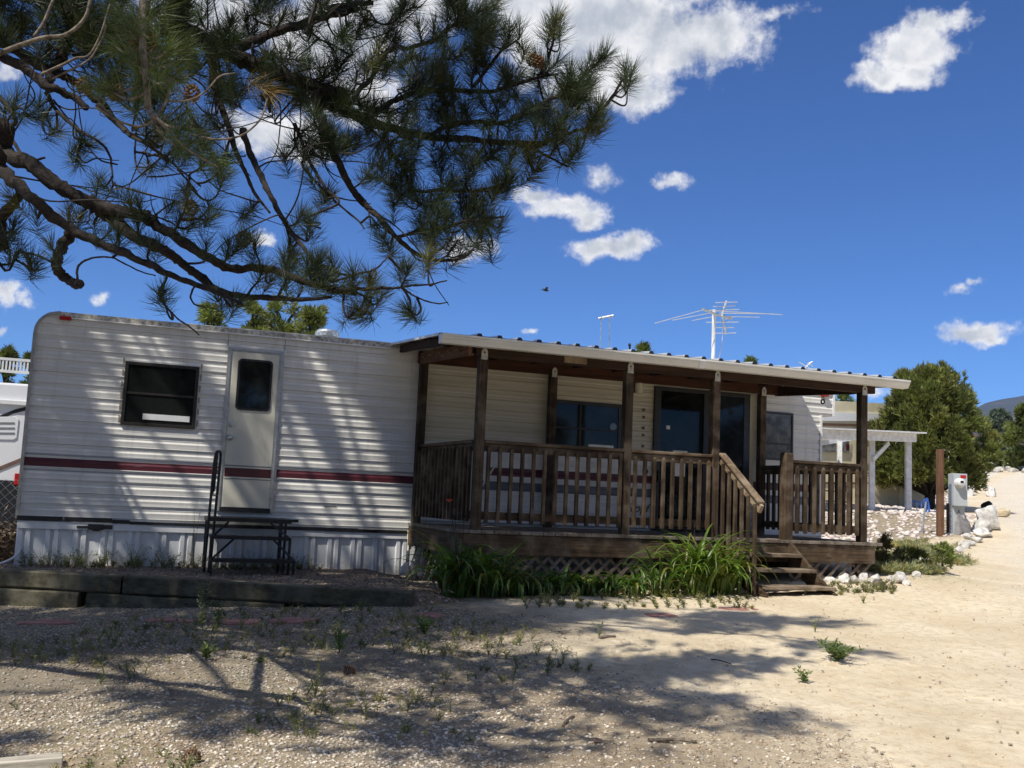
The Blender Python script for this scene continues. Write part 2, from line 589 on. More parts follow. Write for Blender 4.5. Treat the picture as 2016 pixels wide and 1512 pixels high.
def siding_mat():
    m, t, b = new_mat('painted_aluminium_siding')
    p = pos_of(t)
    x, y, z = t.sep(p)

    def band(v, a, c, e=0.004):
        return t.m('MULTIPLY', t.ss(v, a - e, a + e), t.ss(v, c - e, c + e, 1, 0))
    n1 = t.noise(t.vm('MULTIPLY', p, (1.2, 1, 9)), 1.0, 5, 0.6)
    n2 = t.noise(t.vm('MULTIPLY', p, (9, 1, 1.0)), 1.0, 5, 0.6)
    white = t.mix(t.ss(n1, 0.3, 0.7), (0.60, 0.585, 0.545), (0.70, 0.685, 0.645))
    white = t.mix(t.ss(n2, 0.5, 0.75, 0, 0.6), white, (0.44, 0.425, 0.38))
    cream = t.mix(t.ss(n1, 0.3, 0.7), (0.49, 0.44, 0.33), (0.58, 0.53, 0.41))
    porch = t.ss(x, 3.30, 3.31)
    rightw = t.ss(x, 8.08, 8.09)
    mid = t.m('MULTIPLY', porch, t.m('SUBTRACT', 1.0, rightw))
    col = t.mix(t.m('MULTIPLY', mid, t.ss(z, 0.655, 0.66)), white, cream)
    left = t.m('SUBTRACT', 1.0, porch)
    mar = t.m('MULTIPLY', left, band(z, 0.128, 0.222))
    gry = t.m('MULTIPLY', left, t.m('MAXIMUM', band(z, 0.250, 0.272), band(z, 0.082, 0.100)))
    sl = t.m('SUBTRACT', x, t.m('MULTIPLY', z, 0.62))          # the slanted start of the porch stripes
    s2 = t.ss(sl, 3.99, 4.0)
    mar2 = t.m('MULTIPLY', s2, band(z, 0.28, 0.385))
    gry2 = t.m('MULTIPLY', s2, band(z, 0.10, 0.21))
    slash = t.m('MULTIPLY', band(sl, 4.03, 4.055), band(z, 0.08, 0.40))
    col = t.mix(t.m('MAXIMUM', mar, mar2), col, (0.080, 0.012, 0.021))
    col = t.mix(gry, col, (0.30, 0.31, 0.33))
    col = t.mix(gry2, col, (0.10, 0.11, 0.13))
    col = t.mix(slash, col, (0.6, 0.6, 0.58))
    dirt = t.m('MULTIPLY', t.ss(t.noise(t.vm('MULTIPLY', p, (14, 1, 2)), 1.0, 5, 0.7), 0.55, 0.8), t.ss(z, 1.5, 1.8, 0.05, 0.35))
    col = t.mix(dirt, col, (0.25, 0.235, 0.20))
    sc = t.m('MULTIPLY', t.ss(t.noise(t.vm('MULTIPLY', p, (3, 1, 60)), 1.0, 3, 0.5), 0.66, 0.72), 0.25)
    col = t.mix(sc, col, (0.36, 0.35, 0.33))
    t.put(b.inputs['Base Color'], col)
    t.put(b.inputs['Roughness'], t.ss(n1, 0.3, 0.7, 0.36, 0.5))
    b.inputs['Specular IOR Level'].default_value = 0.5
    h = t.noise(t.vm('MULTIPLY', p, (30, 1, 90)), 1.0, 3, 0.6)
    h2 = t.noise(t.vm('MULTIPLY', p, (2.0, 1, 7)), 1.0, 2, 0.5)
    bump(t, b, t.m('ADD', t.m('MULTIPLY', h, 0.25), t.m('MULTIPLY', h2, 1.0)), 0.5, 0.008)
    return m


M['siding'] = siding_mat()


def skirt_mat():
    m, t, b = new_mat('white_ribbed_skirting')
    p = pos_of(t)
    x, y, z = t.sep(p)
    n = t.noise(t.vm('MULTIPLY', p, (3, 1, 1.2)), 2.0, 5, 0.6)
    c = t.mix(t.ss(n, .3, .7), (0.60, 0.61, 0.62), (0.72, 0.725, 0.73))
    low = t.m('MULTIPLY', t.ss(z, -0.95, -0.72, 0.75, 0.0), t.ss(t.noise(p, 16, 5, .7), 0.38, 0.62))
    c = t.mix(low, c, (0.36, 0.31, 0.24))
    t.put(b.inputs['Base Color'], c)
    b.inputs['Roughness'].default_value = 0.4
    return m


M['skirt'] = skirt_mat()


def ground_mat():
    m, t, b = new_mat('dry_ground')
    p = pos_of(t)
    a = t.sep(attr(t))     # r gravel, g dry grass, b road
    n1 = t.noise(p, 0.9, 6, 0.6)
    n2 = t.noise(p, 14.0, 6, 0.7)
    n3 = t.noise(p, 70.0, 4, 0.7)
    v = t.vor(p, 38.0, 'F1', 'Color')
    vd = t.vor(p, 38.0, 'F1', 'Distance')
    sand = t.mix(t.ss(n1, 0.3, 0.7), (0.55, 0.455, 0.315), (0.68, 0.585, 0.435))
    sand = t.mix(t.ss(n2, 0.42, 0.75), sand, (0.47, 0.37, 0.235))
    sand = t.mix(t.ss(n3, 0.55, 0.8, 0, .6), sand, (0.74, 0.66, 0.52))
    peb = t.ramp(t.sep(v)[0], [(0.0, (0.26, 0.22, 0.17)), (0.35, (0.43, 0.38, 0.30)), (0.7, (0.56, 0.51, 0.42)), (1.0, (0.33, 0.27, 0.20))])
    peb = t.mix(t.ss(vd, 0.011, 0.024), peb, (0.27, 0.22, 0.155))
    road = t.mix(t.ss(n2, 0.35, 0.7), (0.565, 0.505, 0.415), (0.69, 0.635, 0.54))
    road = t.mix(t.ss(t.sep(v)[1], 0.72, 0.95, 0, .8), road, (0.30, 0.28, 0.26))
    grass = t.mix(t.ss(n2, 0.35, 0.65), (0.40, 0.32, 0.19), (0.27, 0.26, 0.14))
    c = t.mix(t.m('MULTIPLY', a[2], t.ss(n1, 0.2, 0.5, .7, 1.0)), sand, road)
    c = t.mix(t.m('MULTIPLY', a[0], t.ss(n2, 0.3, 0.5, 0.55, 1.0)), c, peb)
    c = t.mix(t.m('MULTIPLY', a[1], t.ss(n2, 0.35, 0.6)), c, grass)
    X_, Y_, _z = t.sep(p)
    shade_duff = t.m('MULTIPLY', t.m('MULTIPLY', t.ss(Y_, 5.2, 7.0), t.ss(t.m('SUBTRACT', X_, t.m('MULTIPLY', Y_, 0.12)), 1.6, 3.6, 1, 0)), t.ss(t.noise(p, 1.7, 5, 0.65), 0.36, 0.58))  # duff-brown darkening laid where the pine's shade falls, to deepen it
    c = t.mix(t.m('MULTIPLY', shade_duff, .85), c, t.mix(t.ss(n3, .35, .65), (0.13, 0.112, 0.085), (0.25, 0.22, 0.17)))
    t.put(b.inputs['Base Color'], c)
    b.inputs['Roughness'].default_value = 0.95
    b.inputs['Specular IOR Level'].default_value = 0.15
    h = t.m('ADD', t.m('MULTIPLY', n2, 0.9), t.m('MULTIPLY', n3, 0.35))
    h = t.m('ADD', h, t.m('MULTIPLY', t.m('MULTIPLY', t.ss(vd, 0.0, 0.03, 1, 0), a[0]), 0.6))
    bump(t, b, h, 0.7, 0.03)
    return m


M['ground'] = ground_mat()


def mulch_mat():
    m, t, b = new_mat('bark_mulch_bed')
    p = pos_of(t)
    v = t.vor(t.vm('MULTIPLY', p, (1, 2.2, 1)), 42.0, 'F1', 'Color')
    n = t.noise(p, 30, 5, 0.7)
    c = t.ramp(t.sep(v)[0], [(0, (0.09, 0.062, 0.042)), (.5, (0.20, 0.15, 0.11)), (.85, (0.32, 0.26, 0.2)), (1, (0.55, 0.52, 0.47))])
    c = t.mix(t.ss(n, .4, .7), c, (0.12, 0.09, 0.062))
    t.put(b.inputs['Base Color'], c)
    b.inputs['Roughness'].default_value = 0.95
    bump(t, b, t.m('ADD', n, t.vor(p, 42.0)), 0.8, 0.03)
    return m


M['mulch'] = mulch_mat()


def gravel_mat():
    m, t, b = new_mat('gravel_stone')
    p = pos_of(t)
    c = t.mix(1.0, t.mix(t.ss(t.noise(p, 60, 3), .3, .7), (.8, .8, .8), (1.1, 1.1, 1.1)), attr(t), 'MULTIPLY')
    t.put(b.inputs['Base Color'], c)
    b.inputs['Roughness'].default_value = 0.85
    b.inputs['Specular IOR Level'].default_value = 0.25
    return m


M['gravel'] = gravel_mat()


def hill_mat():
    m, t, b = new_mat('forested_mountain')
    p = pos_of(t)
    n = t.noise(p, 0.004, 7, 0.65)
    n2 = t.noise(p, 0.03, 5, 0.7)
    c = t.mix(t.ss(n, 0.58, 0.70), (0.030, 0.042, 0.062), (0.18, 0.17, 0.18))  # blue of distant haze mixed into the forest colour
    c = t.mix(t.ss(n2, 0.4, 0.7, 0, .5), c, (0.03, 0.042, 0.05))
    t.put(b.inputs['Base Color'], c)
    b.inputs['Roughness'].default_value = 1.0
    return m


M['hill'] = hill_mat()

# ------------------------------------------------------------------ ground
CTRL = np.array([
    (-1, 4, -1.30), (-4, 4, -1.34), (3, 4, -1.23), (6, 3.5, -1.17), (0, 0, -1.40), (8, 0, -1.22), (-5, 0, -1.45), (0, -8, -1.5),
    (-1, 10.5, -1.20), (-4, 11, -1.25), (0.8, 9.6, -1.12), (2.5, 8.9, -1.02), (3.3, 8.9, -.99), (4.5, 9.2, -.955), (6.3, 9.2, -.93), (7.4, 9.1, -.90),
    (8.6, 9.7, -.79), (1, 7.5, -1.15), (2.5, 6.5, -1.14), (6, 6.5, -1.06), (10, 7, -.93), (14, 8, -.82), (9.4, 10.5, -.69), (9.2, 12, -.55),
    (10.8, 11.1, -.76), (12.4, 13.7, -.60), (16.1, 16.6, -.30), (17.3, 17.2, -.10), (20.2, 22.5, .17), (24, 26, .33), (56, 54, 3.85), (60, 58, 4.5),
    (0, 13, -1.15), (6, 14, -.8), (10, 17, -.3), (0, 30, -.2), (12, 30, .4), (-10, 15, -1.2), (-10, 30, -.6), (30, 60, 2.5), (0, 60, .8), (-20, 60, 0),
    (20, 5, -.62), (30, 20, .25), (42, 32, 1.6), (80, 55, 4.4), (90, 80, 6.0), (40, 0, -.4), (3, 11, -.97), (6, 11, -.9), (24, 20, -.02)])


def tps_fit(P, reg=0.02):
    n = len(P)
    d = np.linalg.norm(P[:, None, :2] - P[None, :, :2], axis=2)
    K = d * d * np.log(d + 1e-9) + reg * np.eye(n) * 5
    Q = np.hstack([np.ones((n, 1)), P[:, :2]])
    A = np.vstack([np.hstack([K, Q]), np.hstack([Q.T, np.zeros((3, 3))])])
    return np.linalg.solve(A, np.concatenate([P[:, 2], np.zeros(3)]))


TW = tps_fit(CTRL)


def GH(x, y):
    """height of the ground"""
    x = np.asarray(x, float)
    y = np.asarray(y, float)
    s = x.shape
    x, y = x.ravel(), y.ravel()
    out = np.zeros(len(x))
    for i in range(0, len(x), 50000):
        a, b = x[i:i + 50000], y[i:i + 50000]
        d = np.hypot(a[:, None] - CTRL[None, :, 0], b[:, None] - CTRL[None, :, 1])
        out[i:i + 50000] = (d * d * np.log(d + 1e-9)) @ TW[:-3] + TW[-3] + TW[-2] * a + TW[-1] * b
    r = np.hypot(x, y)
    k = np.clip((r - 95) / 60, 0, 1)
    far = 6.0 * np.clip((np.arctan2(x, y) - .25) / .4, 0, 1)
    out = out * (1 - k) + far * k
    k2 = np.clip((-y - 6) / 6, 0, 1)
    out = out * (1 - k2) - 1.5 * k2
    near = np.clip(1.2 - r / 45, 0, 1)
    out += near * (0.05 * (fbm(x * .9, y * .9, 3, 3) - .5) + 0.022 * (fbm(x * 5, y * 5, 3, 9) - .5) + 0.016 * (fbm(x * 12, y * 12, 2, 19) - .5))
    rd = x * .73 - y * .68
    out -= near * .010 * (np.exp(-((rd - .15 - .12 * np.sin(y * .6)) / .16) ** 2) + np.exp(-((rd - 1.75 - .12 * np.sin(y * .6)) / .17) ** 2)) * (1 + .5 * np.sin((x * .68 + y * .73) * 42))
    return out.reshape(s)


def gz(x, y):
    return float(GH(np.array([x]), np.array([y]))[0])


def gpt(px, py):
    """where the sight line through a picture point meets the ground"""
    d = ray(px, py)
    t = np.geomspace(2.5, 150, 900)
    P = d[None] * t[:, None]
    h = P[:, 2] - GH(P[:, 0], P[:, 1])
    i = np.argmax(h < 0) if (h < 0).any() else len(t) - 1
    if i == 0:
        return P[0]
    k = h[i - 1] / (h[i - 1] - h[i] + 1e-12)
    return P[i - 1] * (1 - k) + P[i] * k


def sstep(x, a, b):
    t = np.clip((x - a) / (b - a), 0, 1)
    return t * t * (3 - 2 * t)


def zones(x, y):
    """gravel, dry grass, road shares of the ground"""
    nn = fbm(x * .6, y * .6, 4, 21)
    edge = x + (nn - .5) * 2.2 - (y - 5) * .12
    gravel = (1 - sstep(edge, 1.9, 3.6)) * (y < 12)
    gravel = np.maximum(gravel, 1.0 * sstep(y - .55 * x + (nn - .5) * 1.5, 7.2, 8.2) * sstep(x, 9, 11) * (1 - sstep(y - .9 * x, 12, 20)))
    # the road: runs from the lower right of the picture up to the far right
    rd = (x * .73 - y * .68)          # across the road axis
    road = sstep(rd + (nn - .5) * 1.2, 0.4, 2.0) * sstep(x, 1.5, 3.0)
    gravel = gravel * (1 - sstep(rd, .3, 1.2))
    grass = sstep(fbm(x * .8, y * .8, 4, 5), .42, .62) * sstep(x, 8.3, 9.2) * (1 - sstep(rd + (nn - .5) * .8, -.2, .9)) * sstep(y, 9.6, 10.4)
    grass = grass * (1 - .8 * sstep(y - .55 * x + (nn - .5) * 1.5, 7.4, 8.4))
    grass = np.maximum(grass, .45 * sstep(nn, .45, .65) * (1 - sstep(x, 1.5, 4.5)))
    grass = np.maximum(grass, .7 * sstep(np.hypot(x, y), 30, 50) * (1 - sstep(rd, -.5, .5)))
    return np.stack([gravel, grass, road], -1)


def make_ground():
    rr = np.concatenate([[0.5, 1.0, 1.6, 2.2], np.geomspace(2.6, 60, 420), np.geomspace(63, 6000, 70)])
    yaw = math.atan2(CM[2][0], CM[2][1])
    th = np.concatenate([np.linspace(yaw - .62, yaw + .62, 330), np.linspace(yaw + .66, yaw - .66 + 2 * math.pi, 60)])
    R_, T_ = np.meshgrid(rr, th, indexing='ij')
    X, Y = R_ * np.sin(T_), R_ * np.cos(T_)
    Z = GH(X, Y)
    n, k = X.shape
    V = np.stack([X, Y, Z], -1).reshape(-1, 3)
    C_ = zones(X, Y).reshape(-1, 3)
    i, j = np.meshgrid(np.arange(n - 1), np.arange(k), indexing='ij')
    F = np.stack([i * k + j, i * k + (j + 1) % k, (i + 1) * k + (j + 1) % k, (i + 1) * k + j], -1).reshape(-1, 4)[:, ::-1]
    # close the middle
    V = np.vstack([V, [[0, 0, gz(0, 0)]]])
    C_ = np.vstack([C_, [[0, 0, 0]]])
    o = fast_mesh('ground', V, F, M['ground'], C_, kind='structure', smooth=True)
    return o


make_ground()

# the dirt road: its own sheet a little above the ground
def make_road():
    path = [np.array(p) for p in ((1.2, -6), (4.6, 0.5), (9.2, 6.0), (13.6, 10.6), (19.5, 16.6), (30, 27.2), (44, 40), (62, 54), (84, 66))]
    C_ = spline(np.array(path), 40)
    T_ = np.gradient(C_, axis=0)
    T_ /= np.linalg.norm(T_, axis=1)[:, None]
    N_ = np.stack([T_[:, 1], -T_[:, 0]], 1)
    ws = np.linspace(-2.2, 3.2, 28)
    X = C_[:, 0][:, None] + N_[:, 0][:, None] * ws[None]
    Y = C_[:, 1][:, None] + N_[:, 1][:, None] * ws[None]
    edge = np.minimum(ws - ws[0], ws[-1] - ws)
    Z = GH(X, Y) + np.clip(edge * .05, -.01, .012)[None] - .006
    rut = -0.018 * (np.exp(-((ws + .9) / .28) ** 2) + np.exp(-((ws - .9) / .28) ** 2))
    V = np.stack([X, Y, Z + rut[None] * 0.3], -1).reshape(-1, 3)
    n, k = X.shape
    z = zones(X, Y)
    nn = fbm(X * .8, Y * .8, 4, 33)
    z[..., 2] = sstep(edge[None] + (nn - .5) * 1.4, .2, 1.3)
    trk = np.sin(ws * 9.0)[None] * .5 + .5
    z[..., 2] *= .72 + .28 * trk * sstep(fbm(X * .5, Y * .5, 3, 71), .35, .6)
    z[..., 0] *= .3
    z[..., 1] = 0
    i, j = np.meshgrid(np.arange(n - 1), np.arange(k - 1), indexing='ij')
    F = np.stack([i * k + j, i * k + j + 1, (i + 1) * k + j + 1, (i + 1) * k + j], -1).reshape(-1, 4)
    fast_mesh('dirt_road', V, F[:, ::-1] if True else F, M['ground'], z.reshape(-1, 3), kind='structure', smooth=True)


make_road()

# the raised bed between the timbers and the trailer
TL, TR = np.array([-1.9, 11.30]), np.array([2.52, 9.12])
YW = 12.02


def make_bed():
    n, k = 120, 40
    a = np.linspace(0, 1, n)
    fx = np.concatenate([np.linspace(-1.9, 2.5, 90), np.linspace(2.55, 3.6, 30)])
    fy = np.where(fx < 2.52, np.interp(fx, [-1.9, 2.52], [11.34, 9.16]), np.interp(fx, [2.52, 3.6], [9.16, 9.5]))
    b = np.concatenate([[0], np.linspace(.02, 1, k - 1)])
    X = fx[:, None] + 0 * b[None]
    Y = fy[:, None] * (1 - b[None]) + 12.3 * b[None]
    Z = -0.905 + .012 * (X - 1) * .3 + .05 * (fbm(X * 4, Y * 4, 3, 50) - .5) - .02 * (1 - b[None])
    merge = sstep(X, 2.6, 3.4)
    Z = Z * (1 - merge) + (GH(X, Y) - .02) * merge
    Z[:, 0] = np.minimum(Z[:, 0], GH(X[:, 0], Y[:, 0]) - .04)
    i, j = np.meshgrid(np.arange(n - 1), np.arange(k - 1), indexing='ij')
    F = np.stack([i * k + j, (i + 1) * k + j, (i + 1) * k + j + 1, i * k + j + 1], -1).reshape(-1, 4)
    fast_mesh('planting_bed_soil', np.stack([X, Y, Z], -1).reshape(-1, 3), F, M['mulch'], kind='structure', smooth=True)


make_bed()


def bedz(x, y):
    return -0.905


# far mountain
def make_mountain():
    D = 2600.0
    cols = np.linspace(1700, 3000, 120)
    prof = np.interp(cols, [1700, 1830, 1885, 1905, 1935, 1975, 2016, 2100, 2300, 2600, 3000], [1010, 925, 862, 815, 794, 784, 777, 760, 735, 790, 960])
    V = []
    rows = 26
    for r in range(rows):
        f = r / (rows - 1)
        for i, c_ in enumerate(cols):
            top = at(c_, prof[i], D)
            h = top[2]
            base = at(c_, prof[i], D) * np.array([1, 1, 0])
            dirv = base / np.linalg.norm(base)
            s = abs(f - .5) * 2
            dist = (f - .5) * 2 * 1100
            nz = fbm(np.array([c_ * .02 + 3]), np.array([f * 9.0]), 5, 77)[0] - .5
            z = max(0, h) * (1 - s ** 1.4) * (1 + .25 * nz * s) - 3
            p = base + dirv * dist + np.array([0, 0, z])
            V.append(p)
    n = len(cols)
    F = [(r * n + i, r * n + i + 1, (r + 1) * n + i + 1, (r + 1) * n + i) for r in range(rows - 1) for i in range(n - 1)]
    fast_mesh('mountain', np.array(V), np.array(F), M['hill'], kind='structure', smooth=True)


make_mountain()

# ------------------------------------------------------------------ the trailer
TB = (4.1, 13.2, -0.93)
trailer = thing('travel_trailer', 'long white travel trailer with corrugated siding, maroon stripe and white skirting', 'trailer', TB)
XL, XR1, XR0, ZT, ZB, ZN = -1.065, 9.42, 9.205, 1.81, -0.43, 1.385
RC = 0.24


def x_left(z):
    if z > ZT - RC:
        return XL + RC - math.sqrt(max(0, RC * RC - (z - (ZT - RC)) ** 2))
    return XL


def make_siding():
    P = 0.13
    zs, ys = [], []
    z = ZT
    k = 0
    while z > ZB:
        off = .0025 if k % 2 else 0.0      # every second course is a sheet lap
        for dz, y in ((0.0, -off), (0.001, .020 if not k % 2 else -off), (0.0045, .020 if not k % 2 else .0085), (0.006, 0.0105), (0.028, 0.0105), (0.032, 0.0075), (0.036, 0.0100), (0.050, 0.0095), (0.066, -0.0005), (0.067, -0.001), (0.095, 0.0005), (0.122, -off)):
            if z - dz > ZB:
                zs.append(z - dz)
                ys.append(y)
        z -= P
        k += 1
    zs.append(ZB)
    ys.append(0)
    mb = MB()
    xs_n = 2
    v, f = [], []
    for zz, yy in zip(zs, ys):
        xr = XR1 if zz > ZN else XR0
        v += [(x_left(zz), YW + yy, zz), (xr, YW + yy, zz)]
    for i in range(len(zs) - 1):
        f.append((2 * i, 2 * i + 1, 2 * i + 3, 2 * i + 2))
    mb.add(v, f)
    return mb.build('siding', M['siding'], trailer)


make_siding()
outline = [(XL, ZB)] + [(x_left(z), z) for z in np.linspace(ZT - RC, ZT, 9)] + [(XR1, ZT), (XR1, ZN), (XR0, ZN), (XR0, ZB)]
MB().prism_y(outline, YW + .011, YW + 2.4).build('body', M['rv_white'], trailer)
# roof edge trim and left corner trim follow the outline
mb = MB()
tp = [(x_left(z), z) for z in np.linspace(ZT - RC, ZT, 10)]
for (a, b_) in zip(tp[:-1], tp[1:]):
    mb.bar((a[0], YW - .004, a[1]), (b_[0], YW - .004, b_[1]), .03, .028, up=(0, -1, 0))
mb.bar((XL, YW - .004, ZB), (XL, YW - .004, ZT - RC), .034, .028, up=(0, -1, 0))
mb.build('corner_trim', M['alu'], trailer)
mb = MB()
mb.box(XL + RC, XR1, YW - .022, YW + .02, ZT - .048, ZT + .004)
mb.build('roof_trim', M['trim_dirty'], trailer)
mb = MB()
mb.box(XL + RC - .02, XR1, YW - .030, YW + .002, ZT - .062, ZT - .049)
mb.build('drip_rail', M['white_vinyl'], trailer)
rp = [(x_left(z) - .006, z + .006) for z in np.linspace(ZT - RC, ZT, 8)] + [(2.0, ZT + .02), (6, ZT + .024), (XR1, ZT + .012)]
mb = MB()
v, f = [], []
for (x, z) in rp:
    v += [(x, YW - .012, z), (x, YW + 2.41, z)]
for i in range(len(rp) - 1):
    f.append((2 * i, 2 * i + 1, 2 * i + 3, 2 * i + 2))
mb.add(v, f)
ro = mb.build('roof', M['roof_white'], trailer)
sm = ro.modifiers.new('solid', 'SOLIDIFY')
sm.thickness = .012
# vertical sheet seams
for xx in (.955, 1.602):
    MB().box(xx, xx + .006, YW - .004, YW + .006, 1.61, 1.76).build('panel_seam', M['grey_vinyl'], trailer)
# skirting
mb = MB()
zt, zb = -0.53, -0.96
x = XL + .01
pts = []
while x < 3.24:
    for dx, y in ((0, 0), (.012, -.022), (.052, -.022), (.064, 0), (.082, 0), (.094, -.022), (.134, -.022), (.146, 0), (.27, 0)):
        pts.append((x + dx, YW + .012 + y))
    x += .275
pts = [p for p in pts if p[0] < 3.24]
v, f = [], []
for (px_, py_) in pts:
    v += [(px_, py_, zb), (px_, py_, zt)]
for i in range(len(pts) - 1):
    f.append((2 * i, 2 * i + 2, 2 * i + 3, 2 * i + 1))
MB().add(v, f).build('skirting', M['skirt'], trailer)
MB().box(3.24, XR0, YW + .02, YW + .03, zb, zt).build('skirting', M['skirt'], trailer)
mb = MB()
mb.prism_y([(XL + .01, -.455), (3.2, -.455), (3.2, -.535), (XL + .01, -.535)], YW - .022, YW - .014)
mb.box(XL + .01, XR0, YW - .014, YW + .015, -.47, -.455)
mb.build('skirting_cap', M['skirt'], trailer, bevel=.002)
mb = MB()
for (a, b_, z0, z1, dy) in ((XL, -.62, -.452, -.402, 0), (-.60, -.12, -.452, -.400, .002), (-.12, .06, -.455, -.415, .001), (.06, .9, -.460, -.428, 0), (.9, 2.6, -.466, -.426, .001), (2.2, 3.2, -.470, -.430, .003)):
    mb.box(a, b_, YW - .030 - dy, YW - .018 - dy, z0, z1)
mb.build('sealing_tape', M['black_rubber'], trailer)
mb = MB()
for (a, b_, z0, z1) in ((-.47, -.36, -.515, -.490), (-.36, -.20, -.530, -.470), (-.20, -.11, -.520, -.474), (-.31, -.24, -.545, -.49)):
    mb.box(a, b_, YW - .034 - abs(a) * .006, YW - .020 - abs(a) * .006, z0, z1)
mb.build('tape_patch', M['black_rubber'], trailer)

# left window
def window(x0, x1, z0, z1, glass, frame, fw=.035, mids=(), vert=(), proud=.022):
    g = MB()
    yf = YW - proud
    g.box(x0, x1, yf, YW + .005, z1 - fw, z1).box(x0, x1, yf, YW + .005, z0, z0 + fw)
    g.box(x0, x0 + fw, yf, YW + .005, z0 + fw, z1 - fw).box(x1 - fw, x1, yf, YW + .005, z0 + fw, z1 - fw)
    for mz in mids:
        g.box(x0 + fw, x1 - fw, yf + .003, YW + .004, mz - .013, mz + .013)
    for mx in vert:
        g.box(mx - .012, mx + .012, yf + .005, YW + .004, z0 + fw, z1 - fw)
    fr = g.build('window', frame, trailer, bevel=.003)
    MB().box(x0 + fw * .8, x1 - fw * .8, YW - .010, YW + .003, z0 + fw * .8, z1 - fw * .8).build('pane', glass, fr)
    return fr


w1 = window(-.125, .665, .625, 1.335, M['glass'], M['frame_dark'], mids=(.985,))
mb = MB()
mb.box(.10, .60, YW - .016, YW - .011, .70, .765)
mb.build('roller_blind', M['white_vinyl'], w1)
seal = simple('old_sealant', (0.36, 0.30, 0.24), 0.9, 0.3, 30)
for zz in np.arange(.66, 1.33, .13):
    for (a, b_) in ((-.152, -.136), (.678, .694)):
        MB().box(a, b_, YW - .006, YW + .004, zz, zz + .06 + .03 * random.random()).build('sealant_patch', seal, w1)
w2 = window(4.965, 6.02, .64, 1.30, M['glass_porch'], M['frame_dark'], fw=.045, mids=(.945,), vert=(5.43,))
mb = MB()
mb.box(5.56, 5.92, YW - .016, YW - .011, .70, .752)
mb.build('sticker', M['paper'], w2)
mb = MB().lathe((5.905, YW - .010, 1.0), [(.05, 0), (.05, .008), (.0, .009)], 20, 'y')
mb.build('round_thermometer', M['glass_curtain'], w2)
w3 = window(8.20, 8.72, .70, 1.375, M['glass_curtain'], M['frame_dark'], fw=.03, mids=(.93,))

# entry door
dr = MB()
dr.box(1.02, 1.545, YW - .020, YW + .01, -.232, 1.548)
door = dr.build('entry_door', M['door_cream'], trailer, bevel=.004)
fm = MB()
for (a, b_, c_, d_) in ((.962, 1.02, -.28, 1.60), (1.545, 1.605, -.28, 1.60)):
    fm.box(a, b_, YW - .016, YW + .01, c_, d_)
    m_ = (a + b_) / 2
    fm.box(m_ - .008, m_ + .008, YW - .027, YW - .016, c_, d_)
fm.box(1.02, 1.545, YW - .016, YW + .01, 1.548, 1.60)
fm.box(1.0, 1.565, YW - .026, YW - .016, 1.565, 1.585)
fm.build('door_frame', M['alu'], door, bevel=.003)
MB().box(1.0, 1.56, YW - .034, YW - .016, -.285, -.234).build('threshold', M['black_rubber'], door)


def rrect(x0, x1, z0, z1, r, n=6):
    out = []
    for (cx, cz, a0) in ((x1 - r, z1 - r, 0), (x0 + r, z1 - r, 90), (x0 + r, z0 + r, 180), (x1 - r, z0 + r, 270)):
        for i in range(n + 1):
            t = math.radians(a0 + 90 * i / n)
            out.append((cx + r * math.cos(t), cz + r * math.sin(t)))
    return out


MB().prism_y(rrect(1.085, 1.48, .88, 1.475, .05), YW - .032, YW - .019).build('window_gasket', M['black_rubber'], door, bevel=.004)
MB().prism_y(rrect(1.11, 1.455, .905, 1.45, .035), YW - .035, YW - .0325).build('window', M['glass'], door)
mb = MB()
mb.box(1.022, 1.543, YW - .0225, YW - .019, .232, .248)
mb.box(1.022, 1.543, YW - .0225, YW - .019, .085, .098)
mb.build('pinstripe', M['grey_vinyl'], door)
MB().box(1.022, 1.543, YW - .0225, YW - .019, .115, .215).build('stripe', M['maroon'], door)
mb = MB().lathe((1.052, YW - .020, .705), [(.030, 0), (.030, .012), (.017, .016), (.017, .03), (.0, .031)], 18, 'y')
mb.build('deadbolt', M['alu'], door, smooth=False)
mb = MB().lathe((1.052, YW - .020, .555), [(.033, 0), (.033, .010), (.012, .014), (.012, .045), (.028, .055), (.030, .075), (.018, .088), (.0, .09)], 18, 'y')
mb.build('knob', M['alu'], door, smooth=True)

# marker light
MB().prism_y(rrect(-.835, -.715, 1.725, 1.765, .012), YW - .055, YW + .004).build('marker_light', M['red_lens'], trailer, bevel=.006)
# roof vent
vx, vy = 2.26, 13.0
v_ = MB().lathe((vx, vy, ZT + .0), [(.12, .0), (.12, .155), (.115, .16), (.15, .165), (.155, .215), (.13, .245), (.0, .252)], 28)
v_.build('roof_vent', M['galv'], trailer, smooth=False)
# sliding glass door
sx0, sx1, sz0, sz1 = 6.50, 7.99, -.33, 1.585
f = MB()
yf = YW - .045
f.box(sx0, sx1, yf, YW + .005, sz1 - .05, sz1).box(sx0, sx1, yf, YW + .005, sz0, sz0 + .04)
for (a, b_) in ((sx0, sx0 + .05), (7.255, 7.325), (sx1 - .10, sx1)):
    f.box(a, b_, yf + .004, YW + .004, sz0 + .04, sz1 - .05)
f.box(sx0 + .05, sx0 + .10, yf + .012, YW + .003, sz0 + .04, sz1 - .05)
f.box(7.325, 7.36, yf + .012, YW + .003, sz0 + .04, sz1 - .05)
sl = f.build('sliding_door', M['frame_dark'], trailer, bevel=.004)
MB().box(sx0 + .09, 7.26, YW - .022, YW - .018, sz0 + .03, sz1 - .04).build('pane', M['glass'], sl)
MB().box(7.33, sx1 - .09, YW - .030, YW - .026, sz0 + .03, sz1 - .04).build('pane', M['glass_blue'], sl)
mb = MB()
mb.box(6.80, 7.02, YW - .025, YW - .0225, .62, .745)
mb.build('paper_notice', M['paper'], sl)
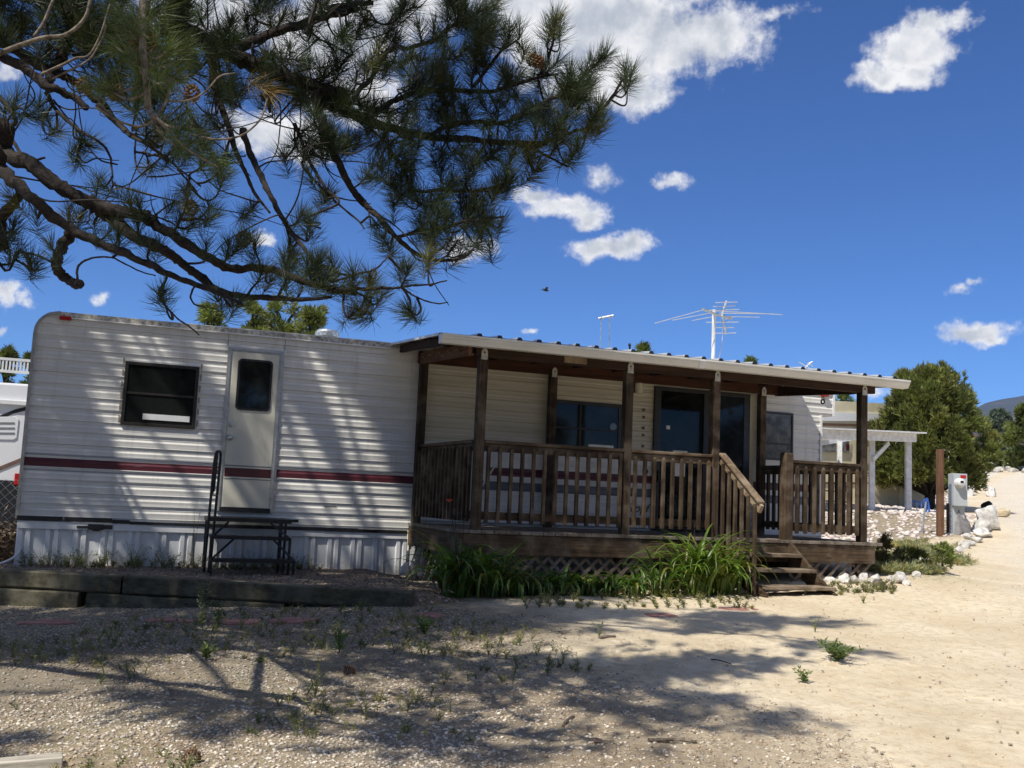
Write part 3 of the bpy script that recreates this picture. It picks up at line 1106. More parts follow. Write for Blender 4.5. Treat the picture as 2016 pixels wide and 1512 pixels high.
MB().box(6.82, 6.99, YW - .025, YW - .0225, .40, .575).build('paper_notice', M['paper'], sl)
MB().box(6.69, 6.745, YW - .025, YW - .0225, 1.02, 1.07).build('sticker', M['paper'], sl)
MB().box(6.56, 6.585, YW - .07, YW - .042, .30, .46).build('door_pull', M['black_steel'], sl, bevel=.004)
MB().box(8.0, 8.075, YW - .012, YW + .004, .30, 1.59).build('trim_board', M['cream_lamp'], trailer)
# porch lamp
MB().box(6.10, 6.24, YW - .07, YW + .004, 1.47, 1.63).build('lamp_housing', M['black_steel'], trailer, bevel=.005)
MB().lathe((6.235, YW - .06, 1.46), [(.052, .0), (.058, .01), (.058, .13), (.052, .14)], 20).build('porch_lamp', M['cream_lamp'], trailer)
# square old fixing patches beside the sliding door
for zz in (1.255, 1.16, 1.015, .92, .775):
    MB().box(6.335, 6.375, YW - .006, YW + .004, zz - .018, zz + .018).build('fixing_patch', M['brown_paint'], trailer)
MB().lathe((6.40, YW - .004, .44), [(.038, 0), (.038, .02), (.02, .026), (.0, .027)], 16, 'y').build('lock_cover', M['black_steel'], trailer)
# lettering on the siding, as much of it as shows between the pickets
tx = bpy.data.curves.new('lettering', 'FONT')
tx.body = 'Kropf'
tx.size = .155
tx.shear = .35
tx.extrude = .0015
to = bpy.data.objects.new('lettering', tx)
COL.objects.link(to)
to.rotation_euler = (math.pi / 2, 0, 0)
to.scale = (1.0, .95, 1)
bpy.context.view_layer.update()
dg = bpy.context.evaluated_depsgraph_get()
me = bpy.data.meshes.new_from_object(to.evaluated_get(dg))
bpy.data.objects.remove(to)
lo = bpy.data.objects.new('lettering', me)
COL.objects.link(lo)
me.materials.clear()
me.materials.append(M['ink'])
lo.parent = trailer
lo.rotation_euler = (math.pi / 2, 0, 0)
lo.location = (6.09 - TB[0], YW - .006 - TB[1], -.095 - TB[2])
# scrape on the siding
MB().box(2.18, 2.33, YW - .004, YW + .003, -.185, -.175).build('scrape', M['frame_dark'], trailer)
# pale board at the foot of the wall inside the porch
MB().box(3.25, 6.45, YW - .03, YW + .0, -.30, -.235).build('base_board', M['white_vinyl'], trailer)
MB().box(8.05, XR0, YW - .03, YW + .0, -.33, -.225).build('base_board', M['white_vinyl'], trailer)
# right end: white corner trim
mb = MB()
mb.box(XR0 - .02, XR0 + .012, YW - .012, YW + .02, ZB, ZN)
mb.box(XR1 - .02, XR1 + .012, YW - .012, YW + .02, ZN, ZT)
mb.build('corner_trim', M['white_vinyl'], trailer)
MB().prism_y(rrect(9.20, 9.30, 1.655, 1.70, .01), YW - .05, YW + .004).build('marker_light', M['red_lens'], trailer, bevel=.006)

# ------------------------------------------------------------------ black folding steps at the entry door
gs = -0.915
st = thing('entry_steps', 'black steel step frame with a tall hoop handrail under the cream door', 'steps', (1.28, 11.3, gs))
mb = MB()
mb.bar((.84, 11.38, -.355), (1.72, 11.38, -.355), .028, .045)
mb.bar((.84, 11.93, -.355), (1.72, 11.93, -.355), .028, .045)
mb.bar((.85, 11.38, -.355), (.85, 11.93, -.355), .028, .045)
mb.bar((1.71, 11.38, -.355), (1.71, 11.93, -.355), .028, .045)
mb.box(.86, 1.70, 11.40, 11.92, -.345, -.332)
mb.build('platform', M['black_steel'], st)
mb = MB()
mb.bar((1.70, 11.42, -.345), (1.80, 11.42, -.345), .03, .03)
mb.build('latch_bar', M['black_steel'], st)
for (zz, yy, xr) in ((-.535, 11.2, 1.70), (-.765, 11.02, 1.73)):
    mb = MB()
    mb.bar((.87, yy, zz), (xr, yy, zz), .028, .034)
    mb.bar((.87, yy + .22, zz), (xr, yy + .22, zz), .022, .026)
    mb.bar((.88, yy, zz), (.88, yy + .22, zz), .026, .03)
    mb.bar((xr - .01, yy, zz), (xr - .01, yy + .22, zz), .026, .03)
    mb.box(.885, xr - .015, yy + .015, yy + .21, zz + .004, zz + .012)
    mb.build('step', M['black_steel'], st)
for (lx, ly, lt) in ((.875, 11.02, -.765), (1.72, 11.02, -.765), (.872, 11.2, -.535), (1.69, 11.2, -.535), (1.60, 11.36, -.36), (.86, 11.9, -.36), (1.69, 11.9, -.36), (1.66, 11.38, -.36)):
    MB().bar((lx, ly, gs - .04), (lx, ly, lt), .026, .026, up=(0, 1, 0)).build('leg', M['black_steel'], st)
for (a, b_) in (((.88, 11.2, -.53), (1.05, 11.38, -.38)), ((1.69, 11.2, -.53), (1.50, 11.38, -.38)), ((.88, 11.04, -.75), (1.10, 11.2, -.55)), ((1.72, 11.04, -.75), (1.52, 11.2, -.55))):
    MB().bar(a, b_, .018, .018).build('brace', M['black_steel'], st)
hoop = spline([(.835, 11.36, -.93), (.845, 11.36, -.3), (.855, 11.36, .2), (.868, 11.36, .345), (.895, 11.40, .372), (.925, 11.52, .36), (.932, 11.56, .25), (.925, 11.56, -.1), (.91, 11.56, -.93)], 8)
MB().tube(hoop, .0145, 8).build('handrail', M['black_steel'], st, smooth=True)
mb = MB()
mb.tube(spline([(.880, 11.40, .33), (.885, 11.44, .36), (.892, 11.5, .33), (.888, 11.5, .1), (.882, 11.48, -.06)], 6), .012, 6)
mb.tube([(.872, 11.38, .30), (.868, 11.38, -.09)], .009, 6)
mb.tube([(.85, 11.37, -.10), (.93, 11.55, -.10)], .008, 6)
mb.build('inner_bar', M['black_steel'], st, smooth=True)

# ------------------------------------------------------------------ the porch
PF = 10.10          # front face of the posts
DZ = -0.335         # deck top
porch = thing('covered_porch', 'brown wooden porch with railings, front steps and a shed roof with white gutter', 'porch', (5.86, 11.0, -.93))
mb = MB()
x = 3.20
i = 0
while x < 8.50:
    w = .134
    mb.box(x, x + w, 10.055 + .006 * random.random(), 11.985, DZ - .036, DZ + .003 * random.random())
    x += w + .005
    i += 1
mb.build('decking', M['wood_deck'], porch, bevel=.004)
MB().box(3.20, 8.52, 10.075, 10.113, -.585, DZ - .040).build('fascia_board', M['wood_x'], porch, bevel=.004)
MB().box(3.205, 3.243, 10.115, 11.98, -.60, DZ - .040).build('fascia_board', M['wood_y'], porch, bevel=.004)
MB().box(8.478, 8.516, 10.115, 11.98, -.585, DZ - .040).build('fascia_board', M['wood_y'], porch, bevel=.004)
mb = MB()
for xx in np.arange(3.8, 8.4, .6):
    mb.box(xx, xx + .04, 10.12, 11.95, -.56, DZ - .04)
mb.build('joist', M['wood_y'], porch)
for (xx, yy) in ((3.4, 10.2), (5.1, 10.2), (8.35, 10.2), (3.35, 11.7), (8.35, 11.7), (6.2, 10.2)):
    MB().box(xx, xx + .09, yy, yy + .09, -1.05, -.57).build('footing_post', M['wood_z'], porch)

PW = .096


def post(x, y, z0, z1, bracket=True, w=PW):
    p = MB().box(x - w / 2, x + w / 2, y, y + w, z0, z1).build('post', M['wood_z'], porch, bevel=.006)
    if bracket:
        b_ = [(x - .035, z1 - .03), (x + .035, z1 - .03), (x + .035, z1 + .055), (x + .02, z1 + .085), (x, z1 + .095), (x - .02, z1 + .085), (x - .035, z1 + .055)]
        MB().prism_y(b_, y - .006, y - .001).build('bracket', M['bracket'], p)
        MB().lathe((x, y - .006, z1 + .045), [(.009, 0), (.009, .006), (0, .007)], 8, 'y').build('bolt', M['black_steel'], p)
    return p


FX = (3.43, 5.16, 6.285, 8.375)
for xx in FX:
    post(xx, PF, DZ - (.26 if xx in (3.43,) else .02), 1.485)
RX = ((3.275, 11.88), (4.99, 11.88), (8.14, 11.88))
for (xx, yy) in RX:
    post(xx, yy, DZ, 1.60, bracket=xx > 4)
# newel
nw = MB().box(7.275 - .058, 7.275 + .058, PF - .02, PF + .09, DZ - .02, .665)
nw.add([(7.217, 10.08, .665), (7.333, 10.08, .665), (7.333, 10.19, .665), (7.217, 10.19, .665), (7.23, 10.1, .69), (7.32, 10.1, .69), (7.32, 10.18, .69), (7.23, 10.18, .69)],
       [(4, 5, 6, 7), (0, 1, 5, 4), (1, 2, 6, 5), (2, 3, 7, 6), (3, 0, 4, 7)])
nw.build('newel_post', M['wood_z'], porch, bevel=.005)


def railing(p, q, n, zt=.60, face=-1):
    """handrail, bottom rail and pickets from p to q (x,y)"""
    p, q = np.array(p, float), np.array(q, float)
    d = q - p
    L = np.linalg.norm(d)
    d /= L
    nrm = np.array([d[1], -d[0]])      # towards the outside when face = 1
    wx = M['wood_x'] if abs(d[0]) > .7 else M['wood_y']
    P3 = lambda a, z, o=0.0: (*(p + d * a + nrm * o), z)
    tr = MB()
    tr.bar(P3(0, zt - .012), P3(L, zt - .012), .088, .038)
    tr.bar(P3(0, zt - .072), P3(L, zt - .072), .040, .080)
    tr.build('top_rail', wx, porch, bevel=.010)
    MB().bar(P3(0, -.185), P3(L, -.185), .038, .085).build('bottom_rail', wx, porch, bevel=.005)
    for k in range(n):
        a = L * (k + .5) / n if n < 9 else .045 + (L - .09) * k / (n - 1)
        j = (random.random() - .5) * .004
        b_ = MB()
        c0 = np.array(P3(a + j, 0, .041))
        w = .019
        zt_, zb_ = zt - .062, -.255
        prof = [(zb_, .012), (zb_ + .012, w), (zt_ - .03, w), (zt_ - .012, w * .8), (zt_, w * .35)]
        vs, fs = [], []
        for zz, r in prof:
            for (sx, sy) in ((-1, -1), (1, -1), (1, 1), (-1, 1)):
                o = d * sx * (r if zz > zt_ - .035 or r == w else w) + nrm * sy * (w if zz < zt_ - .02 else r * .9)
                vs.append((c0[0] + o[0], c0[1] + o[1], zz))
        m_ = len(prof)
        for i_ in range(m_ - 1):
            for kk in range(4):
                fs.append((i_ * 4 + kk, i_ * 4 + (kk + 1) % 4, i_ * 4 + 4 + (kk + 1) % 4, i_ * 4 + 4 + kk))
        fs += [(3, 2, 1, 0), tuple((m_ - 1) * 4 + kk for kk in range(4))]
        b_.add(vs, fs)
        b_.build('baluster', M['wood_z'], porch, bevel=.004)


ry = PF + .035
railing((FX[0] + .05, ry), (FX[1] - .05, ry), 13)
railing((FX[1] + .05, ry), (FX[2] - .05, ry), 9)
railing((7.335, ry), (FX[3] - .05, ry), 8)
railing((3.30, 11.88), (3.41, PF + PW), 15)
railing((8.36, PF + PW), (8.16, 11.88), 15)

# steps
gst = -.90
mb = MB()
for xx, nm in ((6.375, 'l'), (7.265, 'r')):
    sl_ = [(10.07, DZ - .012), (10.07, -.62), (9.42, gst - .08), (9.22, gst - .08), (9.22, gst + .03), (9.30, gst + .05)]
    v = [(xx, y, z) for y, z in sl_] + [(xx + .04, y, z) for y, z in sl_]
    n = len(sl_)
    MB().add(v, [tuple(range(n)), tuple(range(2 * n - 1, n - 1, -1))] + [(i, (i + 1) % n, (i + 1) % n + n, i + n) for i in range(n)]).build('stringer', M['wood_y'], porch, bevel=.004)
for (yy, zz) in ((9.80, -.485), (9.53, -.635), (9.25, -.80)):
    MB().box(6.36 if zz > -.7 else 6.42, 7.262 if zz > -.7 else 7.30, yy, yy + .265, zz - .038, zz).build('tread', M['wood_tread'], porch, bevel=.006)
# stair handrail
a, b_ = np.array((6.335, 10.05, .60)), np.array((6.335, 9.26, .055))
d = (b_ - a) / np.linalg.norm(b_ - a)
mb = MB()
mb.bar(a + np.array((0, 0, .02)), b_ + np.array((0, 0, .02)), .085, .03, up=(0, 0, 1))
mb.build('handrail', M['wood_rail'], porch, bevel=.008)
MB().bar(a + np.array((0, .0, -.05)), b_ + np.array((0, 0, -.05)), .038, .095).build('handrail', M['wood_rail'], porch, bevel=.005)
for k in range(6):
    yy = 10.0 - .128 * k - .03
    zt_ = .60 + (yy - 10.05) * (.545 / .79) - .04
    zb_ = max(-.93, -.42 - k * .12) if k < 5 else -.95
    MB().bar((6.305, yy, zb_), (6.305, yy, zt_), .036, .036, up=(0, 1, 0)).build('baluster', M['wood_z'], porch, bevel=.004)

# roof of the porch
def rz(y):
    return 1.655 + (y - 9.85) * (.165 / 2.15)


RX0, RX1 = 2.86, 8.77
mb = MB()
xs = [RX0]
x = RX0 + .42
prof = [(RX0, 0)]
while x < RX1 - .1:
    prof += [(x - .035, 0), (x - .018, .03), (x + .018, .03), (x + .035, 0)]
    x += .222
prof.append((RX1, 0))
v, f = [], []
for (x, h) in prof:
    v += [(x, 9.845, rz(9.845) + h), (x, 12.06, rz(12.06) + h)]
for i in range(len(prof) - 1):
    f.append((2 * i, 2 * i + 2, 2 * i + 3, 2 * i + 1))
rs = MB().add(v, f).build('roof_sheet', M['roof_dark'], porch)
so = rs.modifiers.new('solid', 'SOLIDIFY')
so.thickness = .004
so.offset = -1
# bright upper strip of every rib (same sheet seen from the end): end caps
mb = MB()
x = RX0 + .42
while x < RX1 - .1:
    mb.add([(x - .034, 9.842, rz(9.842) + .001), (x + .034, 9.842, rz(9.842) + .001), (x + .018, 9.842, rz(9.842) + .03), (x - .018, 9.842, rz(9.842) + .03)], [(0, 1, 2, 3)])
    x += .222
mb.box(RX0 + .36, RX1, 9.846, 9.85, rz(9.85) - .012, rz(9.85) + .004)
mb.build('rib_closure', M['black_rubber'], porch)
# gutter: K-profile
gp = [(9.905, 1.640), (9.77, 1.640), (9.77, 1.622), (9.783, 1.615), (9.783, 1.600), (9.80, 1.575), (9.815, 1.545), (9.905, 1.545)]
v = [(RX0, y, z) for y, z in gp] + [(8.79, y, z) for y, z in gp]
n = len(gp)
MB().add(v, [tuple(range(n)), tuple(range(2 * n - 1, n - 1, -1))] + [(i, (i + 1) % n, (i + 1) % n + n, i + n) for i in range(n)]).build('gutter', M['gutter'], porch, bevel=.002)
v = [(5.86, y - .004, z - .003) for y, z in gp] + [(5.93, y - .004, z - .003) for y, z in gp]
MB().add(v, [tuple(range(n)), tuple(range(2 * n - 1, n - 1, -1))] + [(i, (i + 1) % n, (i + 1) % n + n, i + n) for i in range(n)]).build('gutter_joint', M['white_vinyl'], porch)
MB().bar((RX0 + .012, 9.91, rz(9.91) - .012), (RX0 + .012, 12.0, rz(12.0) - .012), .022, .026).build('rake_trim', M['gutter'], porch)
# beams
MB().box(3.34, 8.54, PF + .004, PF + .05, 1.485, 1.615).build('front_beam', M['wood_dark'], porch, bevel=.004)
MB().box(3.34, 8.54, PF + .052, PF + .095, 1.487, 1.612).build('front_beam', M['wood_dark'], porch, bevel=.004)
MB().box(3.2, 8.46, 11.90, 11.945, 1.60, 1.745).build('wall_beam', M['wood_red'], porch, bevel=.004)
MB().bar((3.275, 10.12, 1.555), (3.235, 11.97, 1.66), .045, .135).build('side_beam', M['wood_red_y'], porch, bevel=.004)
mb = MB()
for k in range(5):          # the scalloped bottom edge cut into the side beam's face
    yy = 10.35 + k * .33
    for q in range(8):
        t0, t1 = q / 8, (q + 1) / 8
        z0 = 1.535 + (yy - 10.12) * .0568 + .05 * math.sin(math.pi * t0)
        z1 = 1.535 + (yy + .33 - 10.12) * .0568 * 1.0 + .05 * math.sin(math.pi * t1)
        xx = 3.248 - (yy - 10.12) * .0216
        z1 = 1.535 + (yy - 10.12) * .0568 + .05 * math.sin(math.pi * t1)
        mb.bar((xx, yy + .33 * t0, z0), (xx, yy + .33 * t1, z1), .012, .009)
mb.build('beam_carving', M['wood_rail'], porch)
MB().bar((8.50, 10.12, 1.555), (8.40, 11.97, 1.66), .045, .135).build('side_beam', M['wood_dark'], porch, bevel=.004)
for xx in np.arange(3.0, 8.8, .565):
    MB().bar((xx, 9.93, rz(9.93) - .058), (xx, 12.0, rz(12.0) - .058), .04, .09).build('rafter', M['wood_dark'], porch)
for yy in (10.6, 11.3):
    MB().box(RX0 + .03, RX1 - .05, yy, yy + .09, rz(yy) - .018, rz(yy) - .006).build('purlin', M['wood_dark'], porch)
MB().box(4.35, 4.62, PF - .003, PF + .003, 1.505, 1.575).build('beam_patch', M['wood_rail'], porch)

# lattice skirts
def lattice(p, q, z0, z1, dirs=(1, -1), step=.105, w=.036, skip=()):
    p, q = np.array(p, float), np.array(q, float)
    L = np.linalg.norm(q - p)
    d = (q - p) / L
    nrm = np.array([d[1], -d[0]])
    H = z1 - z0
    mb = MB()
    for s in dirs:
        a = -H
        k = 0
        while a < L + H:
            if (k, s) not in skip:
                e0, e1 = (a, z0), (a + H, z1)
                if s < 0:
                    e0, e1 = (a, z1), (a + H, z0)
                # clip to 0..L
                (a0, za), (a1, zb_) = e0, e1
                if a1 > 0 and a0 < L:
                    def cut(t):
                        return za + (zb_ - za) * (t - a0) / (a1 - a0)
                    s0, s1 = max(a0, 0), min(a1, L)
                    if s1 - s0 > .03:
                        A = p + d * s0 + nrm * (.007 * s)
                        B = p + d * s1 + nrm * (.007 * s)
                        mb.bar((A[0], A[1], cut(s0)), (B[0], B[1], cut(s1)), .008, w, up=np.cross((d[0], d[1], 0), (nrm[0], nrm[1], 0)) if False else (0, 0, 1))
            a += step * 1.4
            k += 1
    mb.build('lattice', M['wood_lat'], porch)


lattice((3.85, 10.125), (6.34, 10.125), -.93, -.575)
lattice((7.32, 10.125), (8.50, 10.125), -.86, -.575, skip=((3, -1), (5, -1), (6, -1), (7, -1), (9, -1)))
lattice((3.25, 11.9), (3.25, 10.2), -1.0, -.60, dirs=(1,), step=.16, w=.03)

# wind ornament hanging at the right end of the porch roof
wp = onY(1620, 775, 10.9)
wo = thing('hanging_ornament', 'small dark hanging ornament with rings under the right end of the porch roof', 'ornament', wp)
mb = MB()
mb.tube([wp + (0, 0, .02), wp + (0, 0, -.05)], .003, 5)
mb.build('cord', M['black_steel'], wo)
mb = MB()
mb.tube([wp + np.array((.02 * math.cos(t), 0, -.062 + .02 * math.sin(t))) for t in np.linspace(0, 2 * math.pi, 14)], .005, 5, cap=False)
mb.build('small_ring', M['black_steel'], wo)
MB().tube([wp + np.array((.026 * math.cos(t), 0, -.105 + .026 * math.sin(t))) for t in np.linspace(0, 2 * math.pi, 16)], .010, 6, cap=False).build('wheel', M['black_steel'], wo)

# ------------------------------------------------------------------ retaining timbers and flagstones
def on_line(t):
    return TL + (TR - TL) * t


tdir = (TR - TL) / np.linalg.norm(TR - TL)
tn = np.array([tdir[1], -tdir[0]])
TLEN = np.linalg.norm(TR - TL)
tz = -.872


def timber(a0, a1, z1, h, label, off=0.0):
    p, q = TL + tdir * a0 + tn * off, TL + tdir * a1 + tn * off
    c_ = (p + q) / 2
    t = thing('landscape_timber', label, 'timber', (c_[0], c_[1], z1 - h), 'timbers edging the raised bed')
    v = MB()
    n = 14
    rngs = []
    for i in range(n + 1):
        u = i / n
        c0 = p + (q - p) * u
        wob = (fbm(np.array([a0 * 3 + u * (a1 - a0) * 2.2]), np.array([z1 * 9]), 3, 5)[0] - .5) * .018
        for (o, z) in ((-.09, z1 - h), (.07, z1 - h), (.085, z1 - h + .02), (.082, z1 - .012), (.065, z1), (-.09, z1)):
            P_ = c0 + tn * (o + wob * .5)
            rngs.append((P_[0], P_[1], z + wob * .7))
    f = [(i * 6 + k, i * 6 + (k + 1) % 6, (i + 1) * 6 + (k + 1) % 6, (i + 1) * 6 + k) for i in range(n) for k in range(6)]
    f += [tuple(range(5, -1, -1)), tuple(n * 6 + k for k in range(6))]
    v.add(rngs, f)
    v.build('wood', M['timber'], t, bevel=.004)


d_joint = np.linalg.norm(onY(300, 1140, 10.6)[:2] - TL)
timber(-1.4, 2.18, tz, .165, 'upper left landscape timber, weathered green grey, running out of the photo')
timber(2.20, TLEN, tz, .165, 'upper right landscape timber, with a knot near its sawn end by the lilies')
timber(-1.4, 1.78, tz - .172, .19, 'lower left landscape timber, half buried under the upper course', .012)
timber(1.86, 3.75, tz - .172, .19, 'lower right landscape timber, short and sinking into the ground', .006)

# bottom left corner: end of a pale timber
cp = at(40, 1530, 4.05)
ct = thing('pale_board', 'pale weathered board end lying at the bottom left corner of the gravel', 'board', (cp[0], cp[1], gz(cp[0], cp[1])))
p0, p1 = gpt(122, 1506), gpt(-120, 1530)
MB().bar(p0 + (0, 0, .0), p1 + (0, 0, .0), .10, .09).build('board', wood('pale_board_wood', (.30, .27, .22), (.58, .54, .46), 'x'), ct, bevel=.004)


def flat_stone(px, py, w, d, rot, name, label, cat, group, mat, h=.035):
    P = gpt(px, py)
    t = thing(name, label, cat, (P[0], P[1], P[2]), group)
    n = 14
    r_ = [1 + .16 * (random.random() - .5) for _ in range(n)]
    ring = []
    for i in range(n):
        a = 2 * math.pi * i / n
        e = max(abs(math.cos(a)), abs(math.sin(a)))
        ring.append((w / 2 * math.cos(a) / e ** .8 * r_[i], d / 2 * math.sin(a) / e ** .8 * r_[i]))
    ca, sa = math.cos(rot), math.sin(rot)
    v = []
    for (sc, z) in ((1.0, -.03), (1.0, h * .6), (.95, h)):
        for (x, y) in ring:
            X, Y = P[0] + (x * ca - y * sa) * sc, P[1] + (x * sa + y * ca) * sc
            v.append((X, Y, gz(X, Y) + z))
    f = [(l * n + k, l * n + (k + 1) % n, (l + 1) * n + (k + 1) % n, (l + 1) * n + k) for l in range(2) for k in range(n)]
    f.append(tuple(2 * n + k for k in range(n)))
    MB().add(v, f).build('slab' if name == 'flagstone' else 'body', mat, t)


for (px, py, w, lab) in ((90, 1227, .50, 'pink flagstone half covered by litter below the left timbers'), (335, 1224, .42, 'shaded pink flagstone left of the tall grey weed'),
                         (462, 1226, .40, 'pink flagstone with a sunlit edge right of the tall grey weed'), (578, 1223, .42, 'brightest pink flagstone, last to the right below the timbers'),
                         (842, 1213, .28, 'small dull pink flagstone below the end of the timbers'), (1300, 1211, .30, 'pink flagstone nearly buried in sand in front of the lilies'), (1452, 1199, .42, 'pink flagstone in sand left of the porch steps')):
    flat_stone(px, py, w, .20, -.35 if px < 900 else .0, 'flagstone', lab, 'flagstone', 'pink flagstones in front of the bed', M['brick'], .016 if px < 900 else .004)
for (px, py, lab) in ((1010, 1160, 'first'), (1060, 1166, 'second'), (1115, 1165, 'third'), (1170, 1166, 'fourth'), (1225, 1166, 'fifth')):
    flat_stone(px, py, .26, .12, .05, 'edging_brick', '%s dull red edging brick from the left under the lily leaves' % lab, 'brick', 'red bricks edging the lily bed', M['edging'], .07)


# ------------------------------------------------------------------ rocks
def ico(sub=2):
    bm = bmesh.new()
    bmesh.ops.create_icosphere(bm, subdivisions=sub, radius=1.0)
    v = np.array([x.co[:] for x in bm.verts])
    f = np.array([[q.index for q in x.verts] for x in bm.faces])
    bm.free()
    return v, f


ICO3 = ico(4)


def rock(P, sx, sy, sz, seed, name, label, cat, group, mat, tint=(1, 1, 1), sink=.25, rot=None):
    v, f = ICO3
    r = np.random.default_rng(seed)
    u = v.copy()
    for _ in range(12):                       # flat facets
        nrm = r.normal(size=3)
        nrm /= np.linalg.norm(nrm)
        c_ = .50 + .38 * r.random()
        d_ = u @ nrm
        u = u - nrm[None] * np.clip(d_ - c_, 0, None)[:, None] * .9
    nz = sum((fbm(u[:, a] * 2.2 + seed, u[:, (a + 1) % 3] * 2.2 + a * 7, 4, seed) - .5) for a in range(3))
    u = u * (1 + .20 * nz)[:, None]
    n2_ = sum((fbm(u[:, a] * 6.5 + seed * 3, u[:, (a + 1) % 3] * 6.5 + a * 5, 3, seed + 9) - .5) for a in range(3))
    u = u * (1 + .10 * n2_)[:, None]
    a = r.random() * 6.3 if rot is None else rot
    ca, sa = math.cos(a), math.sin(a)
    u = u * (sx, sy, sz)
    u = np.stack([u[:, 0] * ca - u[:, 1] * sa, u[:, 0] * sa + u[:, 1] * ca, u[:, 2]], 1)
    base = np.array(P, float) + (0, 0, sz * (1 - 2 * sink))
    t = fast_mesh(name, u, f, mat, np.broadcast_to(np.array(tint, float), u.shape).copy(), smooth=True)
    t.location = base.tolist()
    tag(t, label, cat, group)
    return t


G1 = 'white rocks bordering the bed'
near = [  # px, py of the base, width in picture px, height px, label, tint
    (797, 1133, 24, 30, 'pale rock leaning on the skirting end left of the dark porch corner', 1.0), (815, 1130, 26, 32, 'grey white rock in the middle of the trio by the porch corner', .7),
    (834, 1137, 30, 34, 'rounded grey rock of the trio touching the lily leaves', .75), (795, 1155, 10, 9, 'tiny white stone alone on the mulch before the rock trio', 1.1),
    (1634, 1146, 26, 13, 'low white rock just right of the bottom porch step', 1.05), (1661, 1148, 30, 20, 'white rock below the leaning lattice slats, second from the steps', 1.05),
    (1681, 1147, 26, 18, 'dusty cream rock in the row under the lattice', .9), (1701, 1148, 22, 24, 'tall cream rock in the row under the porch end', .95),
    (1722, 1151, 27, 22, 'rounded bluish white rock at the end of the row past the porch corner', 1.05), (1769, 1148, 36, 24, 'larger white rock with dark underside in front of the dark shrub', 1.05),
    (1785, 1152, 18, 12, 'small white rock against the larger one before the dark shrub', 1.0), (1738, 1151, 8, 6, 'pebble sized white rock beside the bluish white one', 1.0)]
far_ = [(1823, 1112, 42, 16, 'long flat white rock at the left of the grassy border', 1.0), (1858, 1098, 46, 22, 'humped white rock in the grassy border above the flat one', 1.0),
        (1842, 1100, 26, 12, 'small white rock tucked left of the humped one in the grass', 1.0), (1900, 1080, 30, 17, 'white rock half hidden in weeds below the meter post', 1.0), (1912, 1074, 24, 12, 'flattish pale rock right below the big white boulder stack', .95),
        (1936, 1058, 44, 20, 'lowest white boulder of the stack right of the meter', 1.0), (1930, 1046, 46, 26, 'middle cream boulder of the stack right of the meter', .95),
        (1944, 1042, 66, 58, 'big white boulder on top of the stack right of the meter', 1.02),
        (1950, 968, 22, 14, 'small white rock at the far verge behind the black boulder, upper one', 1.0), (1953, 978, 26, 20, 'white rock at the far verge behind the black boulder, lower one', 1.0),
        (1752, 1143, 16, 10, 'small pale rock between the bluish white rock and the larger one', 1.0), (1806, 1136, 24, 13, 'pale rock low at the road edge below the sage shrub, left one', 1.0),
        (1822, 1127, 20, 12, 'pale rock low at the road edge below the sage shrub, right one', .95), (1836, 1116, 20, 11, 'pale rock at the verge just below the humped white rock', 1.0), (1876, 1094, 26, 14, 'white rock right of the humped one in the grassy border', 1.0),
        (1888, 1087, 22, 12, 'small white rock directly under the foot of the meter post', 1.0), (1922, 1068, 30, 15, 'pale rock lowest in front of the boulder stack', .98), (1873, 1104, 12, 7, 'tiny pale stone at the verge right of the humped rock', .95), (1905, 1062, 20, 13, 'small pale rock wedged left of the boulder stack', .95),
        (1965, 1043, 12, 8, 'small pale stone right of the boulder stack', .9)]
for i, (px, py, w, h, lab, tn_) in enumerate(near + far_):
    if (px, py) in ((797, 1133), (815, 1130), (834, 1137), (795, 1155)):
        Y_ = 11.5 if px != 795 else 11.0
        P = onY(px, py, Y_)
    else:
        P = gpt(px, py)
    dep = proj(P)[2]
    k = dep / FPX / 2
    lift = .28 if (px, py) == (1944, 1042) else (.12 if (px, py) == (1930, 1046) else 0)
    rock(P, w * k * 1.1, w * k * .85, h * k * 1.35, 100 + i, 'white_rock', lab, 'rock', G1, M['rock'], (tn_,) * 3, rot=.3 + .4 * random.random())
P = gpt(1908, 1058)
rock(P + (0.2, .5, 0), .24, .25, .44, 301, 'shaded_boulder_side', 'shaded side of the white boulder, set as a grey rock behind the meter post', 'boulder', None, M['rock'], (.42, .42, .45), rot=0)  # shaded part of the white boulder, its shade put into the tint
P = gpt(1967, 1018)
k = proj(P)[2] / FPX / 2
rock(P, 38 * k, 28 * k, 23 * k, 302, 'tan_boulder', 'smooth tan boulder lying at the edge of the road', 'boulder', None, M['boulder_tan'], sink=.12, rot=-.4)
P = gpt(1943, 1009)
k = proj(P)[2] / FPX / 2
rock(P, 25 * k, 24 * k, 26 * k, 303, 'black_boulder', 'round black boulder behind the tan one', 'boulder', None, M['boulder_black'], sink=.1, rot=.4)

# ------------------------------------------------------------------ meter pedestal, posts, stakes on the right
P = gpt(1886, 1052)
mdep = proj(P)[2]
k = mdep / FPX
right = np.array([.9347, -.3527, 0.]) / np.linalg.norm([.9347, -.3527])
fw = np.array([-right[1], right[0], 0])
meter = thing('electric_meter', 'grey electric meter pedestal with round glass meter and red sticker', 'meter', P)


def obox(mb, c, hx, hy, z0, z1, a=right, b_=None):
    b_ = np.array([-a[1], a[0], 0]) if b_ is None else b_
    v = []
    for z in (z0, z1):
        for (s, t_) in ((-1, -1), (1, -1), (1, 1), (-1, 1)):
            q = np.array(c, float) + a * hx * s + b_ * hy * t_
            v.append((q[0], q[1], z))
    mb.add(v, [(3, 2, 1, 0), (4, 5, 6, 7), (0, 1, 5, 4), (1, 2, 6, 5), (2, 3, 7, 6), (3, 0, 4, 7)])
    return mb


